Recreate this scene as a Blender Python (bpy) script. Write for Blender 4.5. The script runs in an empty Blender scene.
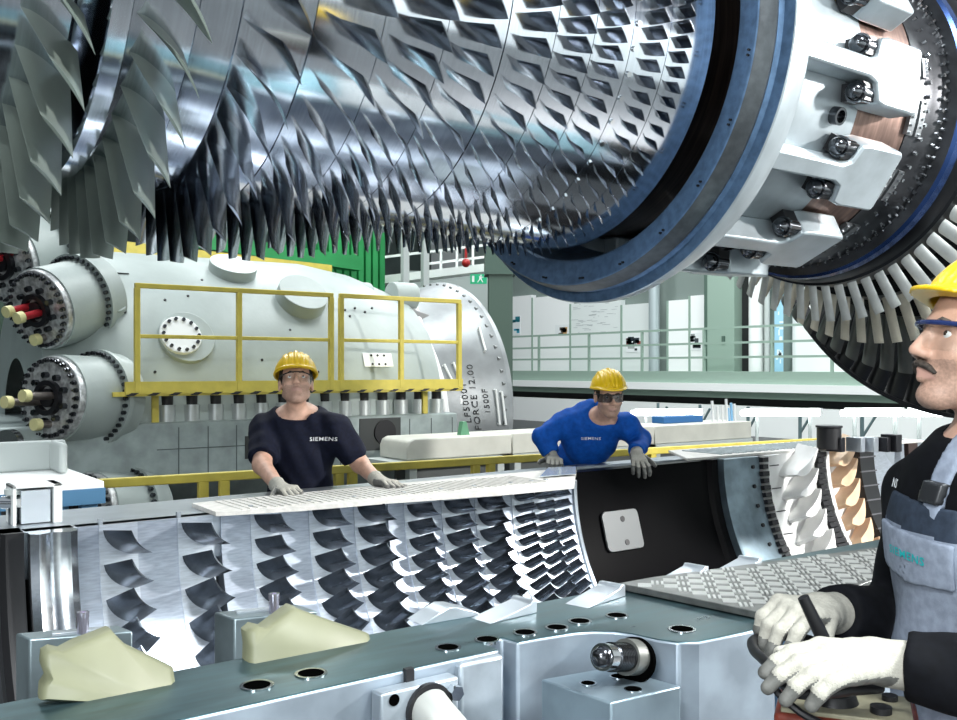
import bpy, math, random
import numpy as np
from mathutils import Vector, Matrix
random.seed(7); RNG = np.random.default_rng(7)
SC = bpy.context.scene; COL = SC.collection
PI = math.pi; R = math.radians

# ---------------------------------------------------------------- camera frame
F = 950.0; HY = 368.0; CX = 478.5
YAW = math.atan((1780.0 - CX) / F); SN, CS = math.sin(YAW), math.cos(YAW)
EYE = Vector((0, 0, 1.65))
def ray(px, py):
    r = (px - CX) / F; u = -(py - HY) / F
    return Vector((r * SN + CS, -r * CS + SN, u))
def at(px, py, t): return EYE + ray(px, py) * t            # t = depth in metres
def on_x(px, py, x): d = ray(px, py); return EYE + d * (x / d.x)
def on_y(px, py, y): d = ray(px, py); return EYE + d * (y / d.y)
def on_z(px, py, z): d = ray(px, py); return EYE + d * ((z - EYE.z) / d.z)
RT = Vector((SN, -CS, 0)); FW = Vector((CS, SN, 0)); UP = Vector((0, 0, 1))

# ---------------------------------------------------------------- materials
MATS = {}
def mat(name, col, metal=0.0, rough=0.5, noise=0.0, nscale=8.0, stretch=(1, 1, 1), bump=0.0, bscale=40.0, emit=None, est=1.0, rvar=0.0, spec=0.5, col2=None):
    if name in MATS: return MATS[name]
    m = bpy.data.materials.new(name); m.use_nodes = True
    nt = m.node_tree; N = nt.nodes; L = nt.links
    b = N['Principled BSDF']
    b.inputs['Base Color'].default_value = (*col, 1); b.inputs['Metallic'].default_value = metal
    b.inputs['Roughness'].default_value = rough
    b.inputs['Specular IOR Level'].default_value = spec
    if noise or rvar or bump:
        tc = N.new('ShaderNodeTexCoord'); mp = N.new('ShaderNodeMapping'); mp.inputs['Scale'].default_value = stretch
        L.new(tc.outputs['Object'], mp.inputs['Vector'])
        nz = N.new('ShaderNodeTexNoise'); nz.inputs['Scale'].default_value = nscale; nz.inputs['Detail'].default_value = 5
        L.new(mp.outputs['Vector'], nz.inputs['Vector'])
        if noise:
            rp = N.new('ShaderNodeValToRGB')
            c2 = col2 or tuple(max(0, c * (1 - noise)) for c in col)
            c1 = tuple(min(1, c * (1 + noise * .5)) for c in col)
            rp.color_ramp.elements[0].position = .35; rp.color_ramp.elements[1].position = .65
            rp.color_ramp.elements[0].color = (*c2, 1); rp.color_ramp.elements[1].color = (*c1, 1)
            L.new(nz.outputs['Fac'], rp.inputs['Fac']); L.new(rp.outputs['Color'], b.inputs['Base Color'])
        if rvar:
            mr = N.new('ShaderNodeMapRange'); mr.inputs['To Min'].default_value = max(.02, rough - rvar); mr.inputs['To Max'].default_value = rough + rvar
            L.new(nz.outputs['Fac'], mr.inputs['Value']); L.new(mr.outputs['Result'], b.inputs['Roughness'])
        if bump:
            n2 = N.new('ShaderNodeTexNoise'); n2.inputs['Scale'].default_value = bscale; n2.inputs['Detail'].default_value = 3
            L.new(mp.outputs['Vector'], n2.inputs['Vector'])
            bp = N.new('ShaderNodeBump'); bp.inputs['Strength'].default_value = bump; bp.inputs['Distance'].default_value = .01
            L.new(n2.outputs['Fac'], bp.inputs['Height']); L.new(bp.outputs['Normal'], b.inputs['Normal'])
    if emit:
        b.inputs['Emission Color'].default_value = (*emit, 1); b.inputs['Emission Strength'].default_value = est
    MATS[name] = m
    return m
def glass_mat(name, tint, gloss=.045):
    m = bpy.data.materials.new(name); m.use_nodes = True; nt = m.node_tree; N = nt.nodes; L = nt.links
    o = N['Material Output']; N.remove(N['Principled BSDF'])
    t = N.new('ShaderNodeBsdfTransparent'); t.inputs['Color'].default_value = (*tint, 1)
    g = N.new('ShaderNodeBsdfGlossy'); g.inputs['Roughness'].default_value = .03
    x = N.new('ShaderNodeMixShader'); x.inputs['Fac'].default_value = gloss
    L.new(t.outputs['BSDF'], x.inputs[1]); L.new(g.outputs['BSDF'], x.inputs[2])
    L.new(x.outputs['Shader'], o.inputs['Surface']); MATS[name] = m
    return m

# ---------------------------------------------------------------- mesh builder
class MB:
    def __init__(s): s.v = []; s.f = []
    def add(s, vs, fs, M=None):
        o = len(s.v)
        if M is not None: vs = [M @ Vector(p) for p in vs]
        s.v += [tuple(p) for p in vs]; s.f += [tuple(i + o for i in f) for f in fs]
        return s
    def box(s, c, d, M=None):
        x, y, z = c; a, b, e = d[0] / 2, d[1] / 2, d[2] / 2
        vs = [(x + i * a, y + j * b, z + k * e) for i in (-1, 1) for j in (-1, 1) for k in (-1, 1)]
        return s.add(vs, [(0, 1, 3, 2), (4, 6, 7, 5), (0, 4, 5, 1), (2, 3, 7, 6), (0, 2, 6, 4), (1, 5, 7, 3)], M)
    def box2(s, p, q, M=None):
        return s.box([(a + b) / 2 for a, b in zip(p, q)], [abs(b - a) for a, b in zip(p, q)], M)
    def bar(s, p, q, w, h=None, up=UP):          # box beam between two points
        p, q = Vector(p), Vector(q); h = h or w; d = (q - p); L = d.length; d.normalize()
        sd = d.cross(up)
        if sd.length < 1e-4: sd = d.cross(Vector((1, 0, 0)))
        sd.normalize(); u = sd.cross(d)
        M = Matrix((d, sd, u)).transposed().to_4x4(); M.translation = (p + q) / 2
        return s.box((0, 0, 0), (L, w, h), M)
    def prism(s, poly, z0, z1, M=None):          # polygon (x,y) extruded in z
        n = len(poly)
        a = sum(poly[i][0] * poly[(i + 1) % n][1] - poly[(i + 1) % n][0] * poly[i][1] for i in range(n))
        if a < 0: poly = poly[::-1]
        vs = [(x, y, z0) for x, y in poly] + [(x, y, z1) for x, y in poly]
        fs = [tuple(range(n))[::-1], tuple(range(n, 2 * n))] + [(i, (i + 1) % n, n + (i + 1) % n, n + i) for i in range(n)]
        return s.add(vs, fs, M)
    def cyl(s, p, q, r, r2=None, n=16, caps=True):
        p, q = Vector(p), Vector(q); r2 = r if r2 is None else r2
        return s.tube([p, q], [r, r2], n, caps)
    def tube(s, pts, r, n=10, caps=True):
        pts = [Vector(p) for p in pts]; k = len(pts)
        rs = r if isinstance(r, (list, tuple)) else [r] * k
        t0 = (pts[1] - pts[0]).normalized(); a = t0.orthogonal().normalized(); vs = []; fs = []
        for i, p in enumerate(pts):
            t = (pts[min(i + 1, k - 1)] - pts[max(i - 1, 0)]).normalized()
            a = (a - t * a.dot(t)).normalized(); b = t.cross(a)
            for j in range(n):
                w = 2 * PI * j / n; vs.append(p + (a * math.cos(w) + b * math.sin(w)) * rs[i])
        for i in range(k - 1):
            for j in range(n):
                fs.append((i * n + j, i * n + (j + 1) % n, (i + 1) * n + (j + 1) % n, (i + 1) * n + j))
        if caps: fs += [tuple(range(n))[::-1], tuple(range((k - 1) * n, k * n))]
        return s.add(vs, fs)
    def lathe(s, prof, n=96, a0=0, a1=360, closed=False, M=None):   # profile (x,r) round the X axis; angle 0 = -Y, 90 = -Z
        full = abs(a1 - a0) >= 359.9; k = len(prof); m = n if full else n + 1; vs = []; fs = []
        for j in range(m):
            w = R(a0 + (a1 - a0) * j / n)
            for x, r in prof: vs.append((x, -r * math.cos(w), -r * math.sin(w)))
        for j in range(n):
            j2 = (j + 1) % m
            for i in range(k if closed else k - 1):
                i2 = (i + 1) % k
                fs.append((j * k + i, j2 * k + i, j2 * k + i2, j * k + i2))
        if closed and not full: fs += [tuple(range(k))[::-1], tuple(range((m - 1) * k, m * k))]
        return s.add(vs, fs, M)
    def ball(s, c, r, n=12, M=None):
        r = r if isinstance(r, (list, tuple)) else (r, r, r); vs = []; fs = []; h = n // 2
        for i in range(h + 1):
            a = PI * i / h
            for j in range(n):
                b = 2 * PI * j / n
                vs.append((c[0] + r[0] * math.sin(a) * math.cos(b), c[1] + r[1] * math.sin(a) * math.sin(b), c[2] + r[2] * math.cos(a)))
        for i in range(h):
            for j in range(n): fs.append((i * n + j, (i + 1) * n + j, (i + 1) * n + (j + 1) % n, i * n + (j + 1) % n))
        return s.add(vs, fs, M)
    def ring(s, c, ax, ro, ri, h, n=28):         # flat washer about axis ax at c
        ax = Vector(ax).normalized(); a = ax.orthogonal().normalized(); b = ax.cross(a); c = Vector(c); vs = []; fs = []
        for j in range(n):
            w = 2 * PI * j / n; d = a * math.cos(w) + b * math.sin(w)
            vs += [c + d * ro, c + d * ro + ax * h, c + d * ri + ax * h, c + d * ri]
        for j in range(n):
            k = (j + 1) % n
            for i in range(4): fs.append((4 * j + i, 4 * k + i, 4 * k + (i + 1) % 4, 4 * j + (i + 1) % 4))
        return s.add(vs, fs)
    def hexnut(s, p, q, r): return s.tube([p, q], r, 6)

def meshdata(name, vs, fs, mats, smooth=40, fmat=None):
    me = bpy.data.meshes.new(name); me.from_pydata(vs, [], fs)
    for m in (mats if isinstance(mats, (list, tuple)) else [mats]): me.materials.append(m)
    import bmesh
    b = bmesh.new(); b.from_mesh(me); bmesh.ops.recalc_face_normals(b, faces=b.faces); b.to_mesh(me); b.free()
    if smooth:
        me.polygons.foreach_set('use_smooth', [True] * len(me.polygons))
        if smooth < 180: me.set_sharp_from_angle(angle=R(smooth))
    if fmat is not None: me.polygons.foreach_set('material_index', fmat)
    me.update()
    return me
def obj(name, mb, m, parent=None, smooth=40, bevel=0, seg=2, fmat=None):
    me = mb if isinstance(mb, bpy.types.Mesh) else meshdata(name, mb.v, mb.f, m, smooth, fmat)
    o = bpy.data.objects.new(name, me); COL.objects.link(o)
    if parent: o.parent = parent
    if bevel:
        bv = o.modifiers.new('bevel', 'BEVEL'); bv.width = bevel; bv.segments = seg; bv.limit_method = 'ANGLE'; bv.angle_limit = R(35)
        bv.harden_normals = False
    return o
def empty(name, loc=(0, 0, 0)):
    o = bpy.data.objects.new(name, None); o.location = loc; o.empty_display_size = .1; COL.objects.link(o); return o
def tag(o, label, cat, group=None, kind=None):
    o['label'] = label; o['category'] = cat
    if group: o['group'] = group
    if kind: o['kind'] = kind
    return o
def thing(name, label, cat, loc=(0, 0, 0), group=None): return tag(empty(name, loc), label, cat, group)
def put(o, root):                                 # o was built in world coordinates; hang it under root keeping its place
    o.parent = root; o.matrix_parent_inverse = Matrix.Translation(-Vector(root.location)); return o
def part(name, mb, m, root, **k):
    o = obj(name, mb, m, None, **k); return put(o, root)
def sub(name, mb, m, par, **k):                   # child of a part that itself sits at the world origin
    o = obj(name, mb, m, None, **k); o.parent = par
    return o
def struct(name, mb, m, **k):
    o = obj(name, mb, m, None, **k); o['kind'] = 'structure'; return o

def text_geo(s, size, font_w=1.0, bold=0.0):      # flat letters as vertices (x,y) and faces, left-aligned at 0,0
    cu = bpy.data.curves.new('letters', 'FONT'); cu.body = s; cu.size = size; cu.offset = bold; cu.resolution_u = 2; cu.fill_mode = 'FRONT'; cu.space_character = 1.12
    o = bpy.data.objects.new('letters', cu); COL.objects.link(o)
    dg = bpy.context.evaluated_depsgraph_get(); me = o.evaluated_get(dg).to_mesh()
    vs = [(v.co.x * font_w, v.co.y) for v in me.vertices]; fs = [tuple(p.vertices) for p in me.polygons]
    o.evaluated_get(dg).to_mesh_clear(); bpy.data.objects.remove(o); bpy.data.curves.remove(cu)
    return vs, fs
def text_plane(name, s, size, org, ex, ey, m, parent, w=1.0, bold=0.0, lift=.002):
    vs, fs = text_geo(s, size, w, bold); org, ex, ey = Vector(org), Vector(ex).normalized(), Vector(ey).normalized(); nz = ex.cross(ey)
    b = MB(); b.add([org + ex * x + ey * y + nz * lift for x, y in vs], fs)
    o = obj(name, b, m, None, smooth=0); put(o, parent) if parent else None
    return o

# ---------------------------------------------------------------- palette
steel = mat('brushed_steel', (.58, .61, .65), 1.0, .27, noise=.18, nscale=5, stretch=(30, 1, 1), rvar=.08)
drum_steel = mat('polished_drum_steel', (.62, .66, .72), 1.0, .12, noise=.10, nscale=5, stretch=(40, 1, 1), rvar=.03)
blade_steel = mat('blade_steel', (.26, .285, .32), 1.0, .17, noise=.25, nscale=9, rvar=.06)
blade_green = mat('coated_blade', (.21, .25, .225), .35, .36, noise=.12, nscale=5)
dark_metal = mat('dark_metal', (.03, .03, .035), .7, .35)
black_iron = mat('black_iron', (.012, .012, .014), .3, .45)
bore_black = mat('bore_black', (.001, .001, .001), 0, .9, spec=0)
ring_blue = mat('blue_ring_steel', (.11, .195, .33), .55, .42, noise=.25, nscale=30)
ring_grey = mat('grey_ring_steel', (.09, .10, .11), .7, .4, noise=.2, nscale=30)
light_alloy = mat('light_alloy', (.37, .42, .45), .45, .34, noise=.16, nscale=7)
heat_brown = mat('heat_tinted_steel', (.23, .15, .125), .9, .33, noise=.35, nscale=7, stretch=(6, 1, 1))
bolt_chrome = mat('bolt_chrome', (.62, .64, .66), 1.0, .14)
bolt_dark = mat('bolt_black', (.10, .105, .115), .95, .16)
turb_white = mat('ceramic_blade', (.58, .60, .58), .1, .42, noise=.14, nscale=14)
turb_cream = mat('cream_blade', (.58, .54, .44), .1, .45, noise=.12, nscale=14)
turb_dark = mat('dark_turbine_blade', (.10, .105, .10), .5, .38, noise=.2, nscale=10)
rim_blue = mat('deep_blue_rim', (.02, .05, .16), .7, .25)
# ================================================================ THE HANGING ROTOR
AY, AZ, ZS = 2.735, 2.828, 1.07
rotor = thing('turbine_rotor', 'huge polished gas turbine rotor with rows of blades hanging overhead', 'rotor', (0, AY, AZ))
def rpart(name, mb, m, par=rotor, **k): return obj(name, mb, m, par, **k)

prof = [(.10, .0), (.10, .20), (.29, .22), (.30, .585), (.31, .60), (.52, .612), (.53, .60), (.532, .42), (.582, .42), (.584, .64), (.590, .655), (.632, .657), (.638, .645), (.64, .628)]
ux = [(.645, .63), (.785, .645), (.88, .660), (1.056, .683), (1.25, .689), (1.45, .694), (1.62, .697), (1.80, .703), (2.05, .711), (2.31, .720), (2.41, .722), (2.42, .715)]
def rad(x):
    if x < .64: return .60 + .012 * (x - .31) / .21
    for (a, b), (c, d) in zip(ux, ux[1:]):
        if x <= c: return b + (d - b) * max(0, (x - a) / (c - a))
    return ux[-1][1]
seams = [.785, .88, 1.056, 1.243, 1.43, 1.62, 1.785, 1.925, 2.07, 2.22]
xs = sorted([x for x, _ in ux] + [2.0])
grid = []
for x in np.linspace(.645, 2.41, 60): grid.append(float(x))
pts = [(x, rad(x)) for x in grid if all(abs(x - s) > .006 for s in seams)]
for s in seams:
    dp = .006 if s in (.88, 1.056, 1.62) else .0035; w = .0022 if s in (.88, 1.056, 1.62) else .0013
    r = rad(s); pts += [(s - w, r), (s - w * .6, r - dp), (s + w * .6, r - dp), (s + w, r)]
pts.sort()
rpart('drum', MB().lathe(prof + pts + [(2.418, .716), (2.42, .66)], 160), drum_steel, smooth=30)
rpart('tie_shaft', MB().lathe([(2.42, .60), (2.42, .665), (2.455, .655), (2.80, .64), (2.80, .55)], 96), mat('dark_shaft', (.10, .07, .055), .9, .3, noise=.4, nscale=4, stretch=(20, 1, 1)), smooth=30)

# --- compressor blades -------------------------------------------------------
def airfoil(ch, th, camber, n=9):
    up, dn = [], []
    for i in range(n):
        s = i / (n - 1); y = camber * ch * 4 * s * (1 - s); t = th * ch * (1.5 * math.sqrt(max(s, 0)) * (1 - s) + .05 * s + .02)
        up.append((s * ch, y + t)); dn.append((s * ch, y - t))
    return up + dn[::-1]
def blade_geo(secs, mid=.0):
    """secs: (radius, x_le, tan_le, chord, stagger_deg, thick, camber); span is -Y, tangent is -Z (downwards at angle 0)."""
    vs = []; fs = []; k = 18
    for r, xl, tl, ch, st, th, ca in secs:
        c, s_ = math.cos(R(st)), math.sin(R(st))
        for a, b in airfoil(ch, th, ca):
            x = xl + a * c - b * s_; t = tl + a * s_ + b * c
            w = t / r; vs.append((x, -r * math.cos(w), -r * math.sin(w)))
    for i in range(len(secs) - 1):
        for j in range(k): fs.append((i * k + j, i * k + (j + 1) % k, (i + 1) * k + (j + 1) % k, (i + 1) * k + j))
    m = (len(secs) - 1) * k; h = k // 2
    for b0 in (0, m):
        for j in range(h - 1): fs.append((b0 + j, b0 + j + 1, b0 + k - 2 - j, b0 + k - 1 - j))
    return vs, fs
def comp_blade(x0, x1, rt, tc, st0=46, st1=58):
    r0 = rad((x0 + x1) / 2) - .006; secs = []
    for i in range(6):
        q = i / 5; st = st0 + (st1 - st0) * q; ch = tc * (1.16 - .16 * q)
        secs.append((r0 + (rt - r0) * q, x0 + .018 * q, -.006 * q, ch, st, .075 - .035 * q, -.05 + .015 * q))
    return secs
tipch = (.135, .130, .116, .092, .086, .068, .061, .056, .052, .047, .044)
#        x0    x1    tip   pitch phase blade stagger material
rows = [(.415, .520, .872, 8.6, 39.7), (.650, .765, .872, 8.5, 35.2), (.887, .989, .868, 7.7, 31.0), (1.116, 1.222, .848, 7.5, 26.4),
        (1.306, 1.406, .826, 5.55, 22.6), (1.478, 1.573, .805, 5.4, 20.8), (1.669, 1.759, .788, 5.2, 15.5), (1.817, 1.905, .777, 4.15, 14.1),
        (1.950, 2.037, .768, 3.9, 10.4), (2.120, 2.205, .762, 3.8, 7.5), (2.237, 2.307, .757, 3.6, 4.5)]
rest = MB(); rest_green = MB()
for i, (x0, x1, rt, pit, ph) in enumerate(rows):
    n = round(360 / pit); pit = 360 / n
    vs, fs = blade_geo(comp_blade(x0, x1, rt, tipch[i], 32, 52 if i < 7 else 47))
    me = meshdata('compressor_blade', vs, fs, blade_green if i < 2 else blade_steel, 50)
    lo = (18, 14, 12, 10, 8, 8)[i] if i < 6 else 999
    for k in range(-20, n):
        a = ph + k * pit
        if a > 235 or a < -75: continue
        if lo <= a <= 124:
            b = bpy.data.objects.new('compressor_blade', me); COL.objects.link(b); b.parent = rotor; b.rotation_euler = (R(a), 0, 0)
        else:
            (rest_green if i < 2 else rest).add(vs, fs, Matrix.Rotation(R(a), 4, 'X'))
o = rpart('compressor_blades', rest, blade_steel, smooth=50); o['kind'] = 'stuff'; o['label'] = 'small steel blades of the rear stages'
o = rpart('front_stage_blades', rest_green, blade_green, smooth=50); o['kind'] = 'stuff'
# blade root platforms of the two coated rows, small balance screws between the last rows
scr = MB()
for k in range(60):
    a = R(5 + 6 * k); x = 2.085; r = rad(x)
    scr.cyl((x, -(r - .003) * math.cos(a), -(r - .003) * math.sin(a)), (x, -(r + .006) * math.cos(a), -(r + .006) * math.sin(a)), .009, n=10)
o = rpart('balance_screw', scr, bolt_chrome); o['kind'] = 'stuff'

# --- the big blue ring and its pale collar -----------------------------------
rpart('blue_ring', MB().lathe([(2.80, .70), (2.486, .760), (2.478, .768), (2.456, .853), (2.458, .858)], 160), ring_blue, smooth=30)
rpart('ring_step', MB().lathe([(2.458, .858), (2.463, .862), (2.520, .880), (2.535, .872)], 160), ring_grey, smooth=30)
rpart('outer_ring', MB().lathe([(2.535, .868), (2.553, .880), (2.555, .920)], 160), ring_blue, smooth=30)
rpart('collar', MB().lathe([(2.555, .920), (2.560, .924), (2.60, .921), (2.715, .868), (2.73, .83), (2.74, .66), (2.76, .655), (3.36, .650), (3.37, .60)], 160), light_alloy, smooth=30)
hol = MB()
for k in range(24):
    for da in (0, 1.1):
        a = R(12 + 15 * k + da); r = .835
        hol.cyl((2.452, -r * math.cos(a), -r * math.sin(a)), (2.47, -r * math.cos(a), -r * math.sin(a)), .0042, n=8)
o = rpart('ring_hole', hol, black_iron); o['kind'] = 'stuff'
# --- claws --------------------------------------------------------------------
cb = MB()
cb.prism([(2.70, .040), (3.24, .036), (3.285, .052), (3.30, .118), (3.345, .128), (3.56, .128), (3.575, .112), (3.575, -.112), (3.56, -.128), (3.345, -.128), (3.30, -.118), (3.285, -.052), (3.24, -.036), (2.70, -.040)], .648, .762)
cm = Matrix(((1, 0, 0, 0), (0, 0, -1, 0), (0, 1, 0, 0), (0, 0, 0, 1)))    # (x,t,r) -> x, -Y radial, t along Z
claw_v = [(x, -r, t) for x, t, r in cb.v]; cbm = MB(); cbm.v = claw_v; cbm.f = cb.f
claw_me = meshdata('claw', cbm.v, cbm.f, light_alloy, 30)
clawbits = []
for s_ in (-1, 1):
    bt = MB(); nb = MB()
    bt.ball((3.215, -.715, s_ * .087), (.036, .036, .034), 14)
    bt.cyl((3.21, -.712, s_ * .087), (3.30, -.715, s_ * .087), .033, n=14)
    bt.ring((3.218, -.715, s_ * .087), (1, 0, 0), .042, .018, .014, 16)
    nb.hexnut((3.575, -.70, s_ * .07), (3.62, -.70, s_ * .07), .024); nb.cyl((3.575, -.735, s_ * .02), (3.60, -.735, s_ * .02), .014, n=8)
    clawbits += [('claw_bolt', meshdata('claw_bolt', bt.v, bt.f, bolt_dark, 40)), ('claw_nut', meshdata('claw_nut', nb.v, nb.f, bolt_chrome, 40))]
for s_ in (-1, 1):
    pk = MB().box((3.262, -.697, s_ * .083), (.074, .09, .066)); clawbits.append(('claw_shade_box', meshdata('claw_shade_box', pk.v, pk.f, black_iron, 30)))  # black box stands in for the shade in the claw corner
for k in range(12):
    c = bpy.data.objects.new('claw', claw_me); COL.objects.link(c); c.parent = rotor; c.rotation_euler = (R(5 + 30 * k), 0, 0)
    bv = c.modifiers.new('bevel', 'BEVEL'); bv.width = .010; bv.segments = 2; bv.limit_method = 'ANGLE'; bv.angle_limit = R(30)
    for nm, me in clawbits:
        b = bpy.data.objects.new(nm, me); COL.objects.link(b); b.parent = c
for k in range(6):
    a = R(19.5 + 60 * k); d = Vector((0, -math.cos(a), -math.sin(a))); p = Vector((3.22, 0, 0))
    rpart('inspection_port', MB().ring(p + d * .64, d, .034, .024, .045, 24).cyl(p + d * .64, p + d * .66, .024, n=20), bolt_dark)
# --- shaft section, slotted plates, bolted flange and blue rim ------------------
rpart('heat_tinted_shaft', MB().lathe([(3.36, .60), (3.36, .647), (3.50, .645), (3.72, .648), (3.73, .60)], 128), heat_brown, smooth=30)
rpart('rear_flange', MB().lathe([(3.72, .60), (3.722, .652), (3.80, .655), (3.84, .672), (3.92, .690), (3.93, .735)], 128), mat('grey_black_flange', (.05, .052, .058), .8, .3, noise=.3, nscale=12), smooth=30)
rpart('blue_rim', MB().lathe([(3.93, .735), (3.945, .748), (3.985, .752), (4.00, .742)], 128), rim_blue, smooth=30)
rpart('turbine_disc', MB().lathe([(4.00, .742), (4.02, .755), (4.065, .765), (4.075, .776), (4.20, .778), (4.205, .70), (4.45, .72), (4.455, .815), (4.63, .825), (4.64, .76), (4.90, .80), (4.905, .90), (5.10, .91), (5.11, .84), (5.55, .90), (5.56, 1.0), (5.78, 1.02), (5.79, .5), (6.1, .45), (6.1, 0)], 128), mat('black_turbine_disc', (.02, .021, .024), .75, .32), smooth=30)
sb = MB()
for row, (x, r, n) in enumerate([(3.815, .662, 72), (3.885, .684, 90), (3.915, .690, 110)]):
    for k in range(n):
        a = R(360 * k / n + row); d = Vector((0, -math.cos(a), -math.sin(a))); p = Vector((x, 0, 0))
        sb.cyl(p + d * (r - .004), p + d * (r + .012), .0085, n=6)
o = rpart('flange_bolt', sb, bolt_chrome); o['kind'] = 'stuff'
for a0, a1 in ((-8, -1), (7, 19.5), (32, 44), (57, 69)):
    pl = MB(); pb = MB()
    pl.lathe([(3.70, .650), (3.70, .668), (3.742, .669), (3.742, .655), (3.762, .655), (3.762, .669), (3.80, .670), (3.80, .650)], 10, a0, a1, closed=True)
    for k in range(5):
        for x in (3.715, 3.787):
            a = R(a0 + .8 + (a1 - a0 - 1.6) * k / 4); d = Vector((0, -math.cos(a), -math.sin(a))); p = Vector((x, 0, 0))
            pb.cyl(p + d * .66, p + d * .676, .006, n=6)
    pp = rpart('slotted_plate', pl, mat('plate_grey', (.16, .17, .18), .8, .35)); obj('plate_screw', pb, bolt_chrome, pp)['kind'] = 'stuff'
# --- turbine blades -----------------------------------------------------------
def tb(x0, r0, x1, r1, ch, st0, st1, th=.10):
    secs = []
    for i in range(6):
        q = i / 5
        secs.append((r0 + (r1 - r0) * q, x0 + (x1 - x0) * q - ch * .5 * math.cos(R(st0)), 0, ch * (1 - .12 * q), st0 + (st1 - st0) * q, th - .04 * q, .17 - .05 * q))
    return blade_geo(secs)
for x0, r0, x1, r1, ch, st0, st1, n, m, ph in ((4.135, .772, 4.185, .948, .082, 60, 66, 68, turb_white, 0), (4.545, .815, 4.60, 1.050, .098, 58, 64, 66, turb_cream, 2),
                                              (5.0, .89, 5.05, 1.215, .145, 60, 66, 66, turb_dark, 1), (5.66, 1.0, 5.68, 1.470, .25, 58, 64, 66, mat('black_blade', (.03, .031, .033), .6, .35), 0)):
    me = meshdata('turbine_blade', *tb(x0, r0, x1, r1, ch, st0, st1), m, 50)
    rs = MB()
    for k in range(n):
        a = ph + 360 * k / n
        if (12 if x0 < 5 else 30) <= a <= 140:
            b = bpy.data.objects.new('turbine_blade', me); COL.objects.link(b); b.parent = rotor; b.rotation_euler = (R(a), 0, 0)
rpart('shroud_ring', MB().lathe([(5.60, 1.46), (5.60, 1.485), (5.77, 1.492), (5.77, 1.465)], 128, closed=True), black_iron, smooth=30)
# ================================================================ OPEN LOWER CASING WITH VANE CARRIERS
case_steel = mat('machined_casing_steel', (.070, .125, .14), .75, .32, noise=.3, nscale=6, stretch=(1, 6, 6), rvar=.1)
case_grey = mat('casing_face_steel', (.36, .41, .46), .55, .38, noise=.25, nscale=9, rvar=.08)
face_steel = mat('flange_face_steel', (.27, .32, .375), .5, .36, noise=.25, nscale=7, rvar=.08)
case_dark = mat('casing_inside', (.05, .055, .06), .6, .4)
band_steel = mat('vane_band_steel', (.50, .54, .60), .75, .3, noise=.14, nscale=10, stretch=(2, 14, 14))
shroud_steel = mat('shroud_steel', (.36, .40, .47), .75, .32, noise=.16, nscale=10, stretch=(2, 14, 14))
vane_steel = mat('vane_steel', (.15, .17, .195), .95, .2, noise=.35, nscale=9)
pale_steel = mat('pale_ground_steel', (.40, .44, .48), .6, .3, noise=.12, nscale=8)
lower = thing('lower_casing', 'open lower half of a turbine casing with drilled steel flange along the front', 'casing', (2.0, AY, 0))
fo = [(-.7, 1.55), (.54, 1.553), (1.075, 1.556), (1.19, 1.556), (1.195, 1.62), (1.245, 1.62), (1.25, 1.572), (1.31, 1.57), (1.40, 1.557), (1.44, 1.54), (1.475, 1.513), (1.492, 1.475), (1.505, 1.414), (1.525, 1.372), (1.564, 1.350), (1.80, 1.335), (1.83, 1.40), (3.2, 1.45), (3.2, 1.80), (1.9, 1.815), (-.7, 1.82)]
part('near_flange', MB().prism(fo, .58, ZS), [case_steel, face_steel], lower, bevel=.006, smooth=25, fmat=[1, 0] + [1] * len(fo))
part('far_flange', MB().prism([(.60, 3.66), (3.30, 3.66), (3.30, 3.99), (3.62, 4.19), (6.9, 3.99), (7.3, 4.3), (7.3, 4.42), (.45, 4.12), (.45, 3.80)], .90, ZS), pale_steel, lower, bevel=.004)
part('shell', MB().lathe([(.55, 1.0), (3.33, 1.0), (3.34, 1.27), (7.6, 1.34), (7.6, 1.42), (3.34, 1.36), (3.25, 1.12), (.5, 1.10)], 72, 4, 176, closed=True, M=Matrix.Translation((0, AY, ZS))), case_dark, lower)
for x in (.9, 2.9, 5.2): part('cradle', MB().prism([(-.95, 0), (.95, 0), (.75, .22), (-.75, .22)], x - .12, x + .12, M=Matrix(((0, 0, 1, 0), (1, 0, 0, AY), (0, 1, 0, 0), (0, 0, 0, 1)))), mat('painted_grey', (.22, .25, .26), 0, .5), lower)
part('ledge', MB().box2((-.6, 1.12, .45), (2.6, 1.9, .56)), case_dark, lower, bevel=.006)
for px, py in [(257, 686), (311, 674), (448, 648), (487, 640), (525, 633), (557, 628), (580, 621.7), (617, 616), (682, 629.6)]:
    p = on_z(px, py, ZS); r = .031 if px < 320 or px > 650 else .027
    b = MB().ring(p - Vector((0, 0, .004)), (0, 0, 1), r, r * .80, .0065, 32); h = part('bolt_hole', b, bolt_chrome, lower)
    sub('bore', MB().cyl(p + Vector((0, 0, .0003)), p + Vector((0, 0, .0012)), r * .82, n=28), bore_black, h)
# front details: lit land, slot, pipe flange plate, dark recess with threaded stud
part('raised_land', MB().box2((1.078, 1.538, .62), (1.188, 1.57, 1.064)), case_grey, lower, bevel=.008)
a = on_y(409, 676, 1.55); part('notch', MB().box((a.x, 1.551, a.z), (.018, .012, .03)), black_iron, lower)
YF = 1.515; a, b = on_y(381, 692, YF), on_y(459, 679, YF); zt = (a.z + b.z) / 2
pp = part('pipe_flange', MB().box2((a.x, YF, zt - .16), (b.x, 1.553, zt)), case_grey, lower, bevel=.005)
q = on_y(428, 709, YF)
sub('pipe_seal', MB().ring(q + Vector((0, .002, 0)), (0, -1, 0), .050, .040, .012, 36), black_iron, pp)
sub('pipe', MB().tube([q, q + Vector((.0, -.03, -.01)), q + Vector((.015, -.09, -.045)), q + Vector((.03, -.13, -.10))], [.043, .041, .038, .036], 32), mat('pipe_cream_grey', (.40, .41, .39), .3, .4), pp)
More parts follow.
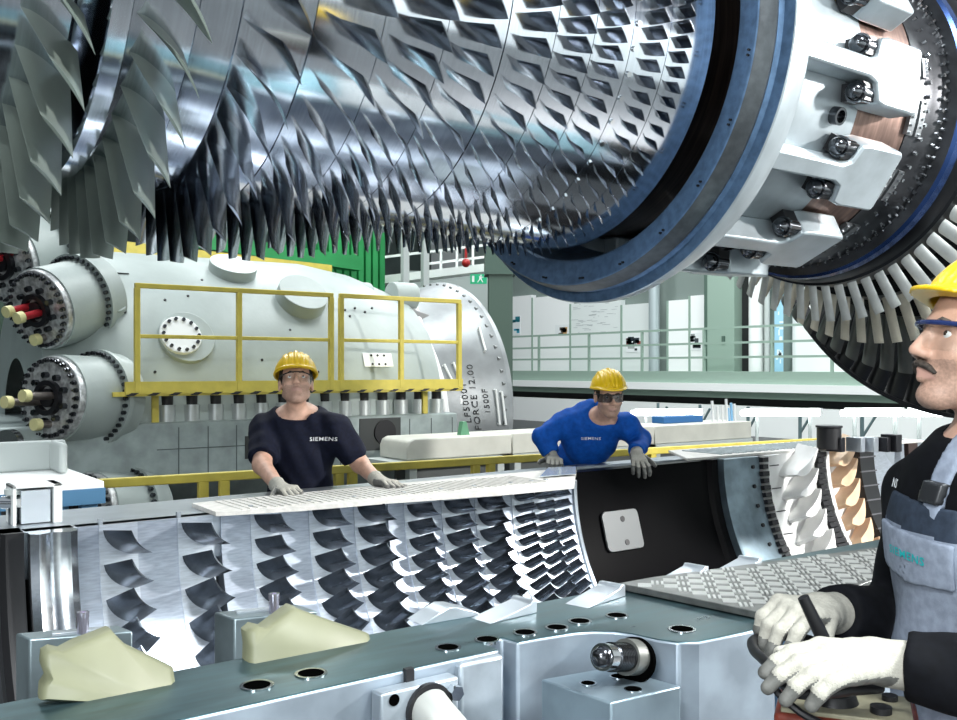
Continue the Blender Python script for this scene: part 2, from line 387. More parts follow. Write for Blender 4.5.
v = on_y(452, 691, YF); sub('flange_bolt', MB().hexnut(v, v + Vector((0, -.02, 0)), .015), bolt_chrome, pp)
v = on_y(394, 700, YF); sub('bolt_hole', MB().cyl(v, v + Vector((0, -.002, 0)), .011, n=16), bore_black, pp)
e, r_ = at(602, 657, 1.885), at(634, 657, 1.985)
st = part('threaded_stud', MB().cyl(e, r_, .027, n=24), bolt_chrome, lower)
th = MB(); dv = (r_ - e)
for k in range(12): th.ring(e + dv * (.25 + .05 * k), dv, .0295, .026, .0028, 24)
sub('thread', th, bolt_dark, st)
sub('stud_end', MB().ball(e, (.022, .022, .022), 16), bolt_dark, st)
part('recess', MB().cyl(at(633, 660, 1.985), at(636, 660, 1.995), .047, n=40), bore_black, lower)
part('stud_collar', MB().cyl(at(625, 657, 1.962), at(636, 657, 1.99), .037, n=32), mat('stud_collar', (.14, .145, .135), .5, .4), lower)
part('side_rail', MB().bar(on_z(783, 626, 1.05), on_z(783, 626, 1.05) - Vector((0, 0, .45)), .03, .02).bar(on_z(796, 624, 1.05), on_z(796, 624, 1.05) - Vector((0, 0, .45)), .02, .03), mat('rail_blue', (.12, .2, .3), .5, .4), lower)

# ---- vane carriers
CF = Matrix.Translation((0, AY, ZS))
def vane(h, ca, st0=43, st1=50, lean=.05):
    secs = []; ch = ca / math.cos(R(st0))
    for i in range(6):
        q = i / 5; r = .918 - h * q
        secs.append((r, lean * q, -.018 * q, ch * (1 - .22 * q), st0 + (st1 - st0) * q, .06 - .025 * q, .13))
    vs, fs = blade_geo(secs)
    return [(x, -y, z) for x, y, z in vs], [f[::-1] for f in fs]
def carrier(name, label, x0, x1, rws, pitch, h, ca, ph, nv, gap):
    c = thing(name, label, 'vane carrier', (0, AY, ZS), 'vane carriers in the lower casing')
    p = [(x0, .99), (x0, .92)]; q = [(x0, .915)]
    bands = MB(); shr = MB(); xs_ = [x0] + [v for x in rws for v in (x - .012, x + ca + .022)] + [x1]
    segs = [(xs_[i], xs_[i + 1], i % 2 == 1) for i in range(len(xs_) - 1)]
    for a, b, isv in segs:
        if b - a < .006: continue
        r = .911 if isv else .916
        (bands if isv else shr).lathe([(a, .985), (a, r), (b, r), (b, .985)], 64, 3, 180, closed=True)
    obj('vane_band', bands, band_steel, c, smooth=30); obj('shroud', shr, shroud_steel, c, smooth=30)
    tabs = MB()
    for x in rws: tabs.box((x - .005, .925, .008), (.014, .02, .03))
    obj('joint_key', tabs, pale_steel, c)
    vs, fs = vane(h, ca); me = meshdata('vane', vs, fs, vane_steel, 50)
    for j, x in enumerate(rws):
        for k in range(nv):
            v = bpy.data.objects.new('vane', me); COL.objects.link(v); v.parent = c; v.location = (x, 0, 0); v.rotation_euler = (-R(ph + k * pitch), 0, 0)
    if gap: obj('end_gap', MB().lathe([(x1, .99), (x1, .955), (x1 + gap, .955), (x1 + gap, .99)], 64, 3, 180, closed=True), black_iron, c)
    return c
A = carrier('vane_carrier', 'steel vane carrier with two rows of large curved vanes at the left end', .86, 1.343, [.945, 1.236], 8.0, .20, .105, 1.2, 11, 0)
carrier('vane_carrier', 'steel vane carrier with three rows of vanes in front of the man in navy', 1.398, 2.095, [1.532, 1.790, 2.005], 6.15, .165, .088, 1.0, 14, 0)
carrier('vane_carrier', 'steel vane carrier with three close rows of vanes, third from the left end', 2.165, 2.725, [2.258, 2.460, 2.650], 4.85, .14, .070, 2.3, 17, 0)
D = carrier('vane_carrier', 'narrow steel vane carrier with many small vanes beside the black liner', 2.802, 3.262, [2.872, 3.000, 3.095], 3.45, .10, .042, 2.4, 22, 0)
obj('end_lip', MB().lathe([(3.262, .985), (3.262, .905), (3.275, .90), (3.30, .925), (3.345, 1.0), (3.335, 1.0)], 72, 0, 180, closed=True), pale_steel, D, smooth=40)
# inlet ring at the very left
inl = thing('inlet_ring', 'polished upright inlet ring at the left end of the casing', 'ring', (0, AY, ZS))
obj('polished_ring', MB().lathe([(.685, 1.0), (.69, .86), (.715, .84), (.74, .85), (.765, .865), (.79, .845), (.82, .84), (.845, .855), (.85, .99)], 72, 4, 180, closed=True), mat('mirror_steel', (.80, .84, .88), 1.0, .16, noise=.1, nscale=4, stretch=(3, 20, 20)), inl, smooth=35)
obj('ring_lip', MB().lathe([(.60, 1.04), (.60, .93), (.62, .91), (.68, .91), (.685, 1.04)], 72, 6, 180, closed=True), black_iron, inl, smooth=35)

# ---- black combustor liner and turbine rings further right
def trough(prof, n=72, a0=0, a1=180): return MB().lathe(prof, n, a0, a1, closed=True)
ln = thing('combustor_liner', 'glossy black half shell behind the leaning man in blue', 'liner', (0, AY, ZS))
obj('shell', trough([(3.335, 1.27), (3.335, 1.20), (4.62, 1.235), (4.64, 1.262), (4.70, 1.262), (4.72, 1.236), (4.78, 1.24), (4.80, 1.31), (3.35, 1.31)], 96), mat('black_liner', (.0015, .0015, .002), 0, .35, spec=.04), ln, smooth=30)
obj('front_wall', trough([(3.335, .93), (3.335, 1.27), (3.36, 1.27), (3.36, .93)]), mat('black_liner'), ln) if False else None
def on_liner(px, py, r):
    d = ray(px, py); ey, ez = -AY, 1.65 - ZS; a = d.y ** 2 + d.z ** 2; b = 2 * (d.y * ey + d.z * ez); c = ey * ey + ez * ez - r * r
    t = (-b + math.sqrt(b * b - 4 * a * c)) / (2 * a); P = EYE + d * t
    return P.x, math.degrees(math.atan2(ZS - P.z, P.y - AY))
x0_, f0 = on_liner(622, 531, 1.20)
def patch(xa, xb, fa, fb, r, th, rnd=.03, n=10):          # rounded plate lying on a cylinder wall (far side)
    vs = []; fs = []
    out = []
    w, hgt = xb - xa, R(fb - fa) * r
    for cx_, cy_, a0 in ((w - rnd, hgt - rnd, 0), (rnd, hgt - rnd, 90), (rnd, rnd, 180), (w - rnd, rnd, 270)):
        for i in range(7): a = R(a0 + 15 * i); out.append((cx_ + rnd * math.cos(a), cy_ + rnd * math.sin(a)))
    m = len(out)
    for dr in (0, th):
        for x, y in out: w_ = R(fa) + y / r; vs.append((xa + x, (r - dr) * math.cos(w_), -(r - dr) * math.sin(w_)))
    fs = [tuple(range(m)), tuple(range(m, 2 * m))] + [(i, (i + 1) % m, m + (i + 1) % m, m + i) for i in range(m)]
    return MB().add(vs, fs)
cv = obj('cover_plate', patch(x0_ - .14, x0_ + .14, f0 - 5.6, f0 + 5.2, 1.203, .012), mat('pale_plate', (.10, .107, .11), .3, .45), ln)
for df in (-3.2, 3.2):
    w = R(f0 + df); bb = MB().cyl((x0_ + .01, 1.192 * math.cos(w), -1.192 * math.sin(w)), (x0_ + .01, 1.186 * math.cos(w), -1.186 * math.sin(w)), .017, n=14); obj('screw_hole', bb, black_iron, cv)

blue_steel = mat('blue_grey_ring', (.18, .24, .28), .6, .38, noise=.3, nscale=8)
def ringthing(name, label, cat, prof, m, n=96):
    t = thing(name, label, cat, (0, AY, ZS)); obj('half_ring', trough(prof, n), m, t, smooth=30); return t
t = ringthing('seal_ring', 'blue grey half ring with bolt heads right of the black liner', 'ring', [(4.81, 1.31), (4.81, 1.215), (4.84, 1.20), (5.16, 1.21), (5.17, 1.31)], blue_steel)
b = MB()
for k in range(14): w = R(3 + 6 * k); b.cyl((5.08, 1.215 * math.cos(w), -1.215 * math.sin(w)), (5.08, 1.195 * math.cos(w), -1.195 * math.sin(w)), .013, n=8)
obj('bolt_head', b, black_iron, t)['kind'] = 'stuff'
b = MB()
for k in range(50): w = R(1 + 2.2 * k); b.box((0, 0, 0), (.05 + .03 * random.random(), .04, .03), Matrix.Rotation(-w, 4, 'X') @ Matrix.Translation((5.185, 1.20, 0)))
obj('ragged_seal', b, black_iron, t)['kind'] = 'stuff'
cer = mat('white_ceramic', (.66, .66, .65), 0, .4, noise=.06, nscale=10)
t = ringthing('white_vane_ring', 'white ceramic half ring with chunky airfoil vanes', 'vane ring', [(5.24, 1.36), (5.24, 1.20), (5.34, 1.21), (5.50, 1.27), (5.70, 1.25), (5.74, 1.20), (5.76, 1.36)], cer)
def chunky(x, h, c, m, par, ph, pitch, n, r=1.25, nm='vane', th=.16):
    secs = [(r + .02 - h * i / 4, -.0, 0, c * (1 - .05 * i), -34, th, .14) for i in range(5)]
    vs, fs = blade_geo(secs); me = meshdata(nm, [(a, -b_, c_) for a, b_, c_ in vs], fs, m, 50)
    for k in range(n):
        v = bpy.data.objects.new(nm, me); COL.objects.link(v); v.parent = par; v.location = (x, 0, 0); v.rotation_euler = (-R(ph + k * pitch), 0, 0)
chunky(5.36, .20, .36, cer, t, 6.5, 7.2, 9)
b = MB()
for k in range(9): b.lathe([(5.25, 1.203), (5.25, 1.199), (5.36, 1.207), (5.36, 1.214)], 1, 180 - (3.0 + 7.2 * k), 180 - (3.35 + 7.2 * k), closed=True)
obj('joint_line', b, black_iron, t)['kind'] = 'stuff'
t2 = ringthing('ragged_seal_ring', 'black ragged seal ring between the white and tan vanes', 'ring', [(5.77, 1.36), (5.77, 1.225), (5.86, 1.225), (5.87, 1.36)], black_iron)
b = MB()
for k in range(60): w = R(1 + 1.8 * k); b.box((0, 0, 0), (.06 + .07 * random.random(), .05, .03), Matrix.Rotation(-w, 4, 'X') @ Matrix.Translation((5.81, 1.215, 0)))
obj('torn_strip', b, black_iron, t2)['kind'] = 'stuff'
t = ringthing('tan_vane_ring', 'half ring of tan coated vanes right of the black ragged seal', 'vane ring', [(5.88, 1.36), (5.88, 1.20), (5.92, 1.20), (5.94, 1.30), (6.26, 1.30), (6.28, 1.36)], cer)
chunky(5.95, .16, .36, mat('tan_coating', (.66, .46, .30), 0, .5, noise=.1, nscale=8), t, 4.5, 7.0, 9, 1.29, 'vane', .22)
t = ringthing('segment_ring', 'black segmented half ring right of the tan vanes', 'ring', [(6.28, 1.38), (6.28, 1.19), (6.46, 1.19), (6.48, 1.38)], mat('black_segments', (.02, .021, .023), .4, .4))
b = MB()
for k in range(16): b.lathe([(6.27, 1.195), (6.27, 1.183), (6.47, 1.183), (6.47, 1.195)], 1, 180 - (3 + 5 * k), 180 - (3.5 + 5 * k), closed=True)
obj('segment_gap', b, mat('gap_grey', (.10, .10, .11), .3, .5), t)['kind'] = 'stuff'
ringthing('casing_ring', 'plain bright steel half ring next to the black segmented one', 'ring', [(6.49, 1.38), (6.49, 1.26), (6.85, 1.27), (6.87, 1.22), (6.92, 1.22), (6.94, 1.38)], band_steel)
ringthing('casing_ring', 'narrow dark brown half ring beyond the bright steel one', 'ring', [(6.95, 1.40), (6.95, 1.20), (7.08, 1.20), (7.10, 1.40)], mat('brown_ring', (.07, .045, .04), .5, .35))
ringthing('casing_ring', 'pale grey half ring at the far right end of the casing', 'ring', [(7.11, 1.40), (7.11, 1.24), (7.5, 1.25), (7.52, 1.40)], pale_steel)
# upright machined ends standing on the far flange, right side
for px, w, hgt, dk in ((842, .05, .10, 1), (862, .05, .10, 0), (875, .06, .10, 0), (888, .05, .10, 1), (898, .07, .12, 1)):
    p = on_z(px, 452, ZS); q = tag(obj('steel_block', MB().box((0, 0, hgt / 2), (w, .12, hgt)), dark_metal if dk else pale_steel, None, bevel=.004), {842: 'dark upright block on the far flange behind the tan vanes', 862: 'pale upright block on the far flange beside a dark one', 875: 'pale upright block on the far flange below the canister', 888: 'dark upright block near the right end of the far flange', 898: 'taller dark block, last on the far flange by the worker'}[px], 'steel block', 'upright blocks on the far flange'); q.location = (p.x, p.y + .05, ZS)

# ---- mats and plates
def sheet(name, label, poly, z0, z1, m, cat='mat'):
    return tag(obj(name, MB().prism(poly, z0, z1), m, None, bevel=.002), label, cat)
P = lambda x, y, z: tuple(on_z(x, y, z)[:2])
matm = mat('white_mat', (.60, .585, .55), 0, .55, noise=.12, nscale=30, bump=.5, bscale=26)
ms = [P(192, 503, 1.088), P(216, 512, 1.088), P(300, 507, 1.088), P(385, 500, 1.088), P(500, 492, 1.088), P(574, 485, 1.088), (3.53, 3.92), (3.50, 4.02), (2.4, 3.97)]
wm = tag(obj('walkway_mat', MB().prism(ms, 1.071, 1.088), matm, None), 'long pale ribbed mat on the far flange under the hands of the man in navy', 'mat')
rb = MB()
for k in range(46):
    x = 1.47 + .035 * k
    rb.box((x, 3.74 + .008 * math.sin(k), 1.089), (.016, .30, .004), Matrix.Identity(4))
put(obj('rib', rb, matm), wm)['kind'] = 'stuff'
film = tag(obj('plastic_film', MB().prism([(3.1, 3.72), (3.33, 3.70), (3.58, 3.98), (3.42, 4.03)], 1.096, 1.099), mat('clear_film', (.62, .70, .78), .5, .15), None), 'shiny clear plastic film on the mat beside the glove of the man in blue', 'plastic film')
pm2 = [P(690, 461, 1.085), P(760, 464, 1.085), P(905, 466, 1.085), (7.3, 3.75), (7.4, 4.5), P(700, 449, 1.085)]
w2 = tag(obj('deck_plate', MB().prism([(4.55, 4.02), (7.2, 3.95), (7.3, 4.42), (4.9, 4.5)], 1.071, 1.085), matm, None), 'white grooved deck plate on the far flange below the black canister', 'deck plate')
rb = MB()
for k in range(30): rb.box((4.95 + .075 * k, 4.24, 1.088), (.03, .34, .006))
put(obj('groove_rib', rb, light_alloy), w2)['kind'] = 'stuff'
tp = mat('tread_plate', (.16, .165, .16), .6, .38, noise=.3, nscale=20)
dpoly = [P(619, 583, 1.09), P(652, 577, 1.09), P(885, 546, 1.09), (2.86, 1.66), P(886, 576, 1.09), (2.35, 1.42), P(800, 609, 1.09), P(760, 612, 1.09)]
dpl = tag(obj('tread_plate', MB().prism(dpoly, 1.073, 1.09), tp, None, bevel=.002), 'worn five bar tread plate lying on the near flange', 'tread plate')
def inside(x, y, pl):
    c = False; j = len(pl) - 1
    for i in range(len(pl)):
        if (pl[i][1] > y) != (pl[j][1] > y) and x < (pl[j][0] - pl[i][0]) * (y - pl[i][1]) / (pl[j][1] - pl[i][1]) + pl[i][0]: c = not c
        j = i
    return c
rb = MB(); cell = .047
for i in range(40):
    for j in range(16):
        x, y = 1.74 + cell * i, 1.30 + cell * j
        if not all(inside(x + dx, y + dy, dpoly) for dx in (-.02, .02) for dy in (-.02, .02)): continue
        M = Matrix.Translation((x, y, 1.09)) @ Matrix.Rotation(R(45 if (i + j) % 2 else -45), 4, 'Z')
        for k in (-1, 0, 1): rb.box((0, k * .0125, .001), (.034, .006, .0035), M)
put(obj('tread_bars', rb, mat('worn_bar_steel', (.50, .51, .50), .6, .3)), dpl)['kind'] = 'stuff'

# ---- loose steel pieces round the near flange
zc = 1.0; cc = [on_z(x, y, zc) for x, y in ((541, 679), (612, 666.5), (681, 686), (611, 703))]
cube = tag(obj('steel_cube', MB().prism([(p.x, p.y) for p in cc], .562, zc), mat('cube_steel', (.24, .31, .36), .6, .32, noise=.2, nscale=7), None, bevel=.004), 'machined steel cube with three holes in front of the flange', 'steel block')
for px, py in ((588, 683.5), (618, 676.5), (633, 689.5)):
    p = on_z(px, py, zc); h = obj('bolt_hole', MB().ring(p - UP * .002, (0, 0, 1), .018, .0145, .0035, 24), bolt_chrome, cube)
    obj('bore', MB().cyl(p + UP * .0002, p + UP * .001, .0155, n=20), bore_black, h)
def pin_block(label, top, pin, sl):
    zt = 1.10; c = [on_z(x, y, zt) for x, y in top]
    o = thing('steel_block', label, 'steel block', (c[1].x, c[1].y, .8), 'steel blocks on the inner edge of the near flange')
    part('body', MB().prism([(p.x, p.y) for p in c], zt - .32, zt), mat('block_steel', (.20, .25, .27), .65, .33, noise=.3, nscale=8), o, bevel=.004)
    a, b = on_z(sl[0], sl[1], zt), on_z(sl[2], sl[3], zt)
    part('slot_plate', MB().bar(a + UP * .002, b + UP * .002, .022, .006), pale_steel, o, bevel=.001)
    p = on_z(pin[0], pin[1], zt)
    part('pin', MB().cyl(p, p + UP * .040, .0115, n=20).ring(p + UP * .034, (0, 0, 1), .0125, .006, .01, 20), mat('violet_chrome', (.72, .68, .80), .9, .15), o)
    return o
pin_block('left one of two steel blocks with an upright pin, at the left edge', [(15.5, 633), (29, 639), (133, 631), (118, 625)], (83, 633), (52, 635, 110, 629))
pin_block('second steel block with an upright pin, below the vanes and the man in navy', [(214, 612), (234, 619), (318, 611), (297, 604)], (274, 613), (236, 613, 290, 608))
olive = mat('olive_coating', (.15, .155, .095), 0, .5, noise=.12, nscale=6)
def guide(label, pix, yb, dy):
    pts = [on_y(x, y, yb) for x, y in pix]; n = len(pts); vs = []; cx = sum(p.x for p in pts) / n; cz = sum(p.z for p in pts) / n
    prof = [(0, .90), (.25, .985), (.6, 1.0), (1.0, .97)]
    for d, s in prof:
        for p in pts: vs.append((cx + (p.x - cx) * s, yb + dy * d + .35 * (p.z - cz), cz + (p.z - cz) * s))
    fs = [tuple(range(n))] + [tuple(range((len(prof) - 1) * n, len(prof) * n))]
    for i in range(len(prof) - 1):
        for j in range(n): fs.append((i * n + j, i * n + (j + 1) % n, (i + 1) * n + (j + 1) % n, (i + 1) * n + j))
    return tag(obj('guide_vane', MB().add(vs, fs), olive, None, smooth=60), label, 'guide vane', 'olive guide vanes inside the near flange')
guide('large olive guide vane leaning on the left steel block', [(40, 700), (42, 688), (48, 680), (44, 668), (46, 656), (54, 652), (64, 654), (80, 646), (100, 639), (116, 633), (122, 640), (130, 648), (150, 657), (174, 668), (176, 705)], 1.76, .05)
guide('large olive guide vane leaning on the second steel block', [(246, 672), (248, 660), (250, 648), (250, 634), (258, 628), (268, 630), (280, 622), (292, 614), (300, 609), (308, 613), (322, 618), (345, 626), (370, 634), (372, 650)], 1.78, .05)
def wedge(label, x0, y0, x1, y1, curved=False):
    a, b = on_z(x0, y0, ZS), on_z(x1, y1, ZS); L = (b - a).length; d = (b - a) / L; n = Vector((-d.y, d.x, 0)); hh = .030
    M = Matrix((d, Vector((0, 0, 1)), -n)).transposed().to_4x4(); M.translation = a
    pl = [(0, 0), (L * .8, 0), (L, 0), (L, hh), (L * .9, hh * 1.05), (L * .86, hh * .8), (L * .5, hh * .45)]
    if curved: pl = [(0, 0), (L, 0), (L * .9, hh * .35), (L * .6, hh * .9), (L * .45, hh), (L * .25, hh * .6)]
    return tag(obj('wedge_block', MB().prism(pl, -.035, .035, M), pale_steel, None, bevel=.002), label, 'wedge', 'wedges along the inner edge of the flange')
wedge('rounded steel wedge, leftmost along the inner edge of the flange', 414, 622, 474, 612, True)
wedge('pointed steel wedge below the third vane carrier', 480, 621, 527, 610)
wedge('pointed steel wedge at the foot of the smallest vanes', 576, 606, 614, 594)
wedge('steel wedge below the pale cover plate of the black liner', 664, 584, 698, 575)
wedge('steel wedge behind the tread plate, below the blue grey ring', 722, 574, 752, 567)
# ================================================================ THE HALL
wallm = mat('hall_wall_white', (.74, .77, .76), 0, .6, noise=.06, nscale=1.5)
wall_dk = mat('hall_wall_dark_green', (.045, .065, .06), 0, .6, noise=.3, nscale=1.2)
floor_m = mat('hall_floor_grey', (.035, .038, .04), 0, .45, noise=.25, nscale=1.5)
sage = mat('sage_green_paint', (.27, .37, .31), 0, .5)
sage_d = mat('dark_green_paint', (.07, .12, .095), 0, .5)
grey_p = mat('grey_paint', (.46, .50, .49), 0, .5)
white_p = mat('white_paint', (.80, .82, .81), 0, .45)
yellow = mat('safety_yellow', (.62, .51, .085), 0, .45, noise=.10, nscale=9)
black_p = mat('black_paint', (.012, .012, .013), 0, .5)
cas_m = mat('turbine_casing_paint', (.36, .41, .395), .0, .42, noise=.10, nscale=2.5, bump=.08, bscale=30)
cas_d = mat('turbine_flange_paint', (.33, .39, .385), .1, .45, noise=.25, nscale=5)
struct('floor', MB().box2((-14, -12, -.1), (26, 32.3, 0)), floor_m)
struct('wall_right', MB().box2((21.0, -12, 0), (21.3, 32, 11)), wallm)
struct('wall_back', MB().box2((-14, 32, 0), (21, 32.3, 11)), wall_dk)
struct('wall_front_reflector', MB().box2((-14, -4.3, 0), (21, -4.0, 3.2)), wallm)  # low white wall added behind the camera as a bright reflection for the drum
struct('wall_left', MB().box2((-14.3, -2, 0), (-14, 32, 11)), wall_dk)

# ---- the assembled turbine behind the railing
TY, TZ = 10.6, 1.15
tc_ = thing('turbine_casing', 'large pale grey assembled turbine casing behind the yellow railings', 'turbine casing', (4.2, TY, 0))
TM = Matrix.Translation((0, TY, TZ))
part('upper_shell', MB().lathe([(1.9, .6), (1.92, 1.30), (2.15, 1.42), (2.35, 1.66), (2.6, 1.74), (4.9, 1.75), (5.5, 1.66), (6.0, 1.50), (6.15, 1.46), (6.16, .6)], 96, -2, 182, closed=False, M=TM @ Matrix.Rotation(PI, 4, 'X')), cas_m, tc_, smooth=35)
part('split_flange', MB().box2((.2, TY - 1.84, .62), (6.1, TY + 1.84, TZ)), cas_d, tc_, bevel=.02)
part('lower_shell', MB().lathe([(-.6, .6), (-.6, 1.5), (6.0, 1.55), (6.1, .6)], 64, 10, 170, M=TM), cas_d, tc_)
part('base', MB().box2((.6, TY - 1.2, 0), (5.8, TY + 1.2, .25)), mat('base_grey', (.06, .07, .07), 0, .6), tc_, bevel=.02)
sm = MB()
for k in range(12): x = 2.95 + .28 * k; sm.box((x, TY - 1.842, .86), (.008, .006, .48))
sm.box((4.4, TY - 1.842, .90), (3.3, .006, .008)); part('panel_seam', sm, mat('seam_dark', (.08, .10, .10), 0, .6), tc_)['kind'] = 'stuff'
for dm in (MB().box((3.62, TY - 1.845, .88), (.05, .01, .22)), MB().box((5.1, TY - 1.845, .95), (.5, .012, .34))): part('cutout', dm, mat('cutout_dark', (.04, .045, .045), .2, .4), tc_)
part('bore_plate', MB().cyl((5.15, TY - 1.85, .97), (5.15, TY - 1.87, .97), .13, n=28), black_iron, tc_)
for k in range(14):
    x = 2.88 + .232 * k; y = TY - 1.72
    s_ = part('stud', MB().cyl((x, y, TZ + .08), (x, y, TZ + .30), .055, n=16), black_iron, tc_)
    sub('nut', MB().cyl((x, y, TZ), (x, y, TZ + .155), .078, n=18), mat('nut_grey', (.48, .51, .51), .6, .35), s_)
def on_tc(px, py, r=1.745):
    d = ray(px, py); ey, ez = -TY, 1.65 - TZ; a = d.y ** 2 + d.z ** 2; b = 2 * (d.y * ey + d.z * ez); c = ey * ey + ez * ez - r * r; D = b * b - 4 * a * c
    t = (-b - math.sqrt(max(D, 0))) / (2 * a); p = EYE + d * t; n = Vector((0, p.y - TY, p.z - TZ)).normalized(); return p, n
def boss(name, px, py, r, h, m, bolts=0, r2=None):
    p, n = on_tc(px, py); b = MB().cyl(p - n * .06, p + n * h, r2 or r, r, n=36); o = part(name, b, m, tc_, bevel=.006)
    if bolts:
        a = n.orthogonal().normalized(); c = n.cross(a); q = MB()
        for k in range(bolts):
            w = 2 * PI * k / bolts; u = p + (a * math.cos(w) + c * math.sin(w)) * r * .84; q.hexnut(u + n * h, u + n * (h + .022), .018)
        sub('bolt', q, bolt_dark, o)['kind'] = 'stuff'
    return o
boss('cover_seat', 186, 338, .27, .035, cas_m); boss('round_cover', 179, 338, .20, .07, white_p, 14)
for px, py in ((112, 305), (124, 373)):
    o = boss('port_collar', px, py, .125, .05, cas_m); p, n = on_tc(px - 1, py); sub('port_bore', MB().cyl(p, p + n * .052, .085, n=28), dark_metal, o)
o = boss('lifting_pad', 300, 301, .27, .14, cas_m); o = boss('lifting_pad', 232, 272, .25, .10, cas_m)
p, n = on_tc(378, 360); a = Vector((1, 0, 0)); c = n.cross(a)
o = part('name_plate', MB().box((0, 0, 0), (.36, .16, .012), Matrix.Translation(p) @ Matrix((a, c, n)).transposed().to_4x4()), white_p, tc_, bevel=.02)
q = MB()
for i in range(3):
    for j in (-1, 1): u = p + a * (.08 * i - .08) + c * (.05 * j); q.cyl(u, u + n * .012, .013, n=8)
sub('plate_screw', q, black_iron, o)['kind'] = 'stuff'
q = MB()
for px, py in [(165, 300), (188, 296), (202, 280), (170, 325), (262, 360), (318, 372), (300, 300), (318, 290), (330, 296), (345, 310), (350, 316), (342, 322), (355, 308), (120, 300), (125, 312), (240, 344), (365, 312), (372, 308), (210, 330), (155, 372), (290, 330)]:
    u, n = on_tc(px, py); q.cyl(u - n * .01, u + n * .006, .014, n=8)
part('tapped_hole', q, black_iron, tc_)['kind'] = 'stuff'
u, n = on_tc(116, 273); part('slot', MB().box((0, 0, 0), (.24, .02, .01), Matrix.Translation(u)), black_iron, tc_)
for px in (352, 398):
    p = on_y(px, 296, TY - .6); part('lifting_lug', MB().cyl((p.x - .10, p.y, p.z), (p.x + .22, p.y, p.z), .17, n=28), cas_m, tc_, bevel=.01)
p = on_y(372, 293, TY - .62); part('lug_hole', MB().cyl((p.x - .13, p.y - .1, p.z), (p.x - .1, p.y - .1, p.z), .055, n=16), black_iron, tc_)
chr2 = mat('burner_chrome', (.60, .61, .61), .45, .28, noise=.5, nscale=20)
red = mat('red_valve', (.45, .02, .03), 0, .4); capy = mat('cap_cream', (.75, .70, .35), 0, .5)
def burner(px, py, Y, rad_, upv, Ln, reds):
    c = on_y(px, py, Y); v = ray(px, py).normalized(); ax = (-v * .76 - RT * .64 + UP * upv).normalized()
    q = c - ax * Ln; a = ax.cross(UP).normalized(); b_ = ax.cross(a)
    bd = part('burner', MB().cyl(q - ax * .16, q, rad_ * 1.14, n=48).cyl(q, q + ax * .05, rad_ * 1.22, n=48).cyl(q + ax * .05, c - ax * .06, rad_ * 1.04, n=48), cas_m, tc_, smooth=35)
    sub('end_plate', MB().cyl(c - ax * .08, c, rad_, n=48), chr2, bd, bevel=.008)
    bl = MB()
    for k in range(30):
        w = 2 * PI * k / 30; u = c + (a * math.cos(w) + b_ * math.sin(w)) * rad_ * .90; bl.hexnut(u - ax * .0, u + ax * .03, .021); bl.hexnut(u + ax * .03, u + ax * .05, .011)
    for k in range(40):
        w = 2 * PI * k / 40; u = q + (a * math.cos(w) + b_ * math.sin(w)) * rad_ * 1.12; bl.hexnut(u + ax * .05, u + ax * .085, .019)
    for k in range(9):
        w = 2 * PI * k / 9; u = c + (a * math.cos(w) + b_ * math.sin(w)) * rad_ * .55; bl.hexnut(u, u + ax * .05, .028)
    sub('bolt', bl, bolt_dark, bd)['kind'] = 'stuff'
    for i, (da, db, L_, rd) in enumerate(reds):
        u = c + a * da * rad_ + b_ * db * rad_
        sub('nozzle', MB().cyl(u, u + ax * L_, .034, n=14), red if rd else mat('nozzle_steel', (.25, .22, .2), .8, .35), bd)
        sub('cap', MB().cyl(u + ax * L_, u + ax * (L_ + .06), .052, n=16), capy, bd)
    sub('hub', MB().cyl(c, c + ax * .04, rad_ * .22, n=24).ring(c, ax, rad_ * .42, rad_ * .30, .05, 32), dark_metal, bd)
    return bd
burner(50, 398, 8.7, .36, .0, .52, [(.3, .1, .30, 0), (-.15, -.05, .26, 0), (.0, .62, .10, 0)])
burner(38, 310, 9.2, .36, -.16, .50, [(.25, -.1, .20, 1), (-.15, .05, .22, 1), (.0, .7, .06, 0)])
burner(2, 262, 10.3, .42, -.12, .5, [(-.1, -.1, .2, 1), (.3, -.4, .2, 1)])
burner(84, 512, 8.6, .34, .0, .50, [])
p = on_y(12, 441, 8.7); part('blank_flange', MB().cyl(p, p + Vector((-.06, -.08, 0)), .10, n=24), bolt_chrome, tc_)

# ---- exhaust cone with its wrapped rim
ex = thing('exhaust_cone', 'wide grey exhaust cone with bolted rim beside the pale turbine casing', 'exhaust cone', (6.6, TY, 0))
cone_m = mat('exhaust_grey', (.30, .32, .33), .25, .38, noise=.2, nscale=3)
cprof = [(6.12, 1.40), (6.25, 1.36), (6.55, 1.47), (6.95, 1.60), (7.0, 1.64), (7.06, 1.64), (7.06, 1.0)]
part('cone', MB().lathe(cprof, 96, -10, 190, M=TM @ Matrix.Rotation(PI, 4, 'X')).lathe(cprof, 48, -5, 185, M=TM), cone_m, ex, smooth=30)
q = MB()
for k in range(64):
    w = 2 * PI * k / 64; d = Vector((0, math.cos(w), math.sin(w))); u = Vector((6.99, TY, TZ)) + d * 1.60; q.hexnut(u, u - Vector((.05, 0, 0)), .024)
part('rim_bolt', q, mat('bolt_grey', (.2, .21, .21), .6, .4), ex)['kind'] = 'stuff'
def on_cone(px, py):
    d = ray(px, py); best = None
    t = 6.0
    while t < 14:
        p = EYE + d * t; rr = math.hypot(p.y - TY, p.z - TZ); rc = 1.36 + (p.x - 6.25) * .343
        if rr <= rc: return p, Vector((-.3, p.y - TY, p.z - TZ)).normalized()
        t += .01
    return EYE + d * 11, Vector((0, -1, 0))
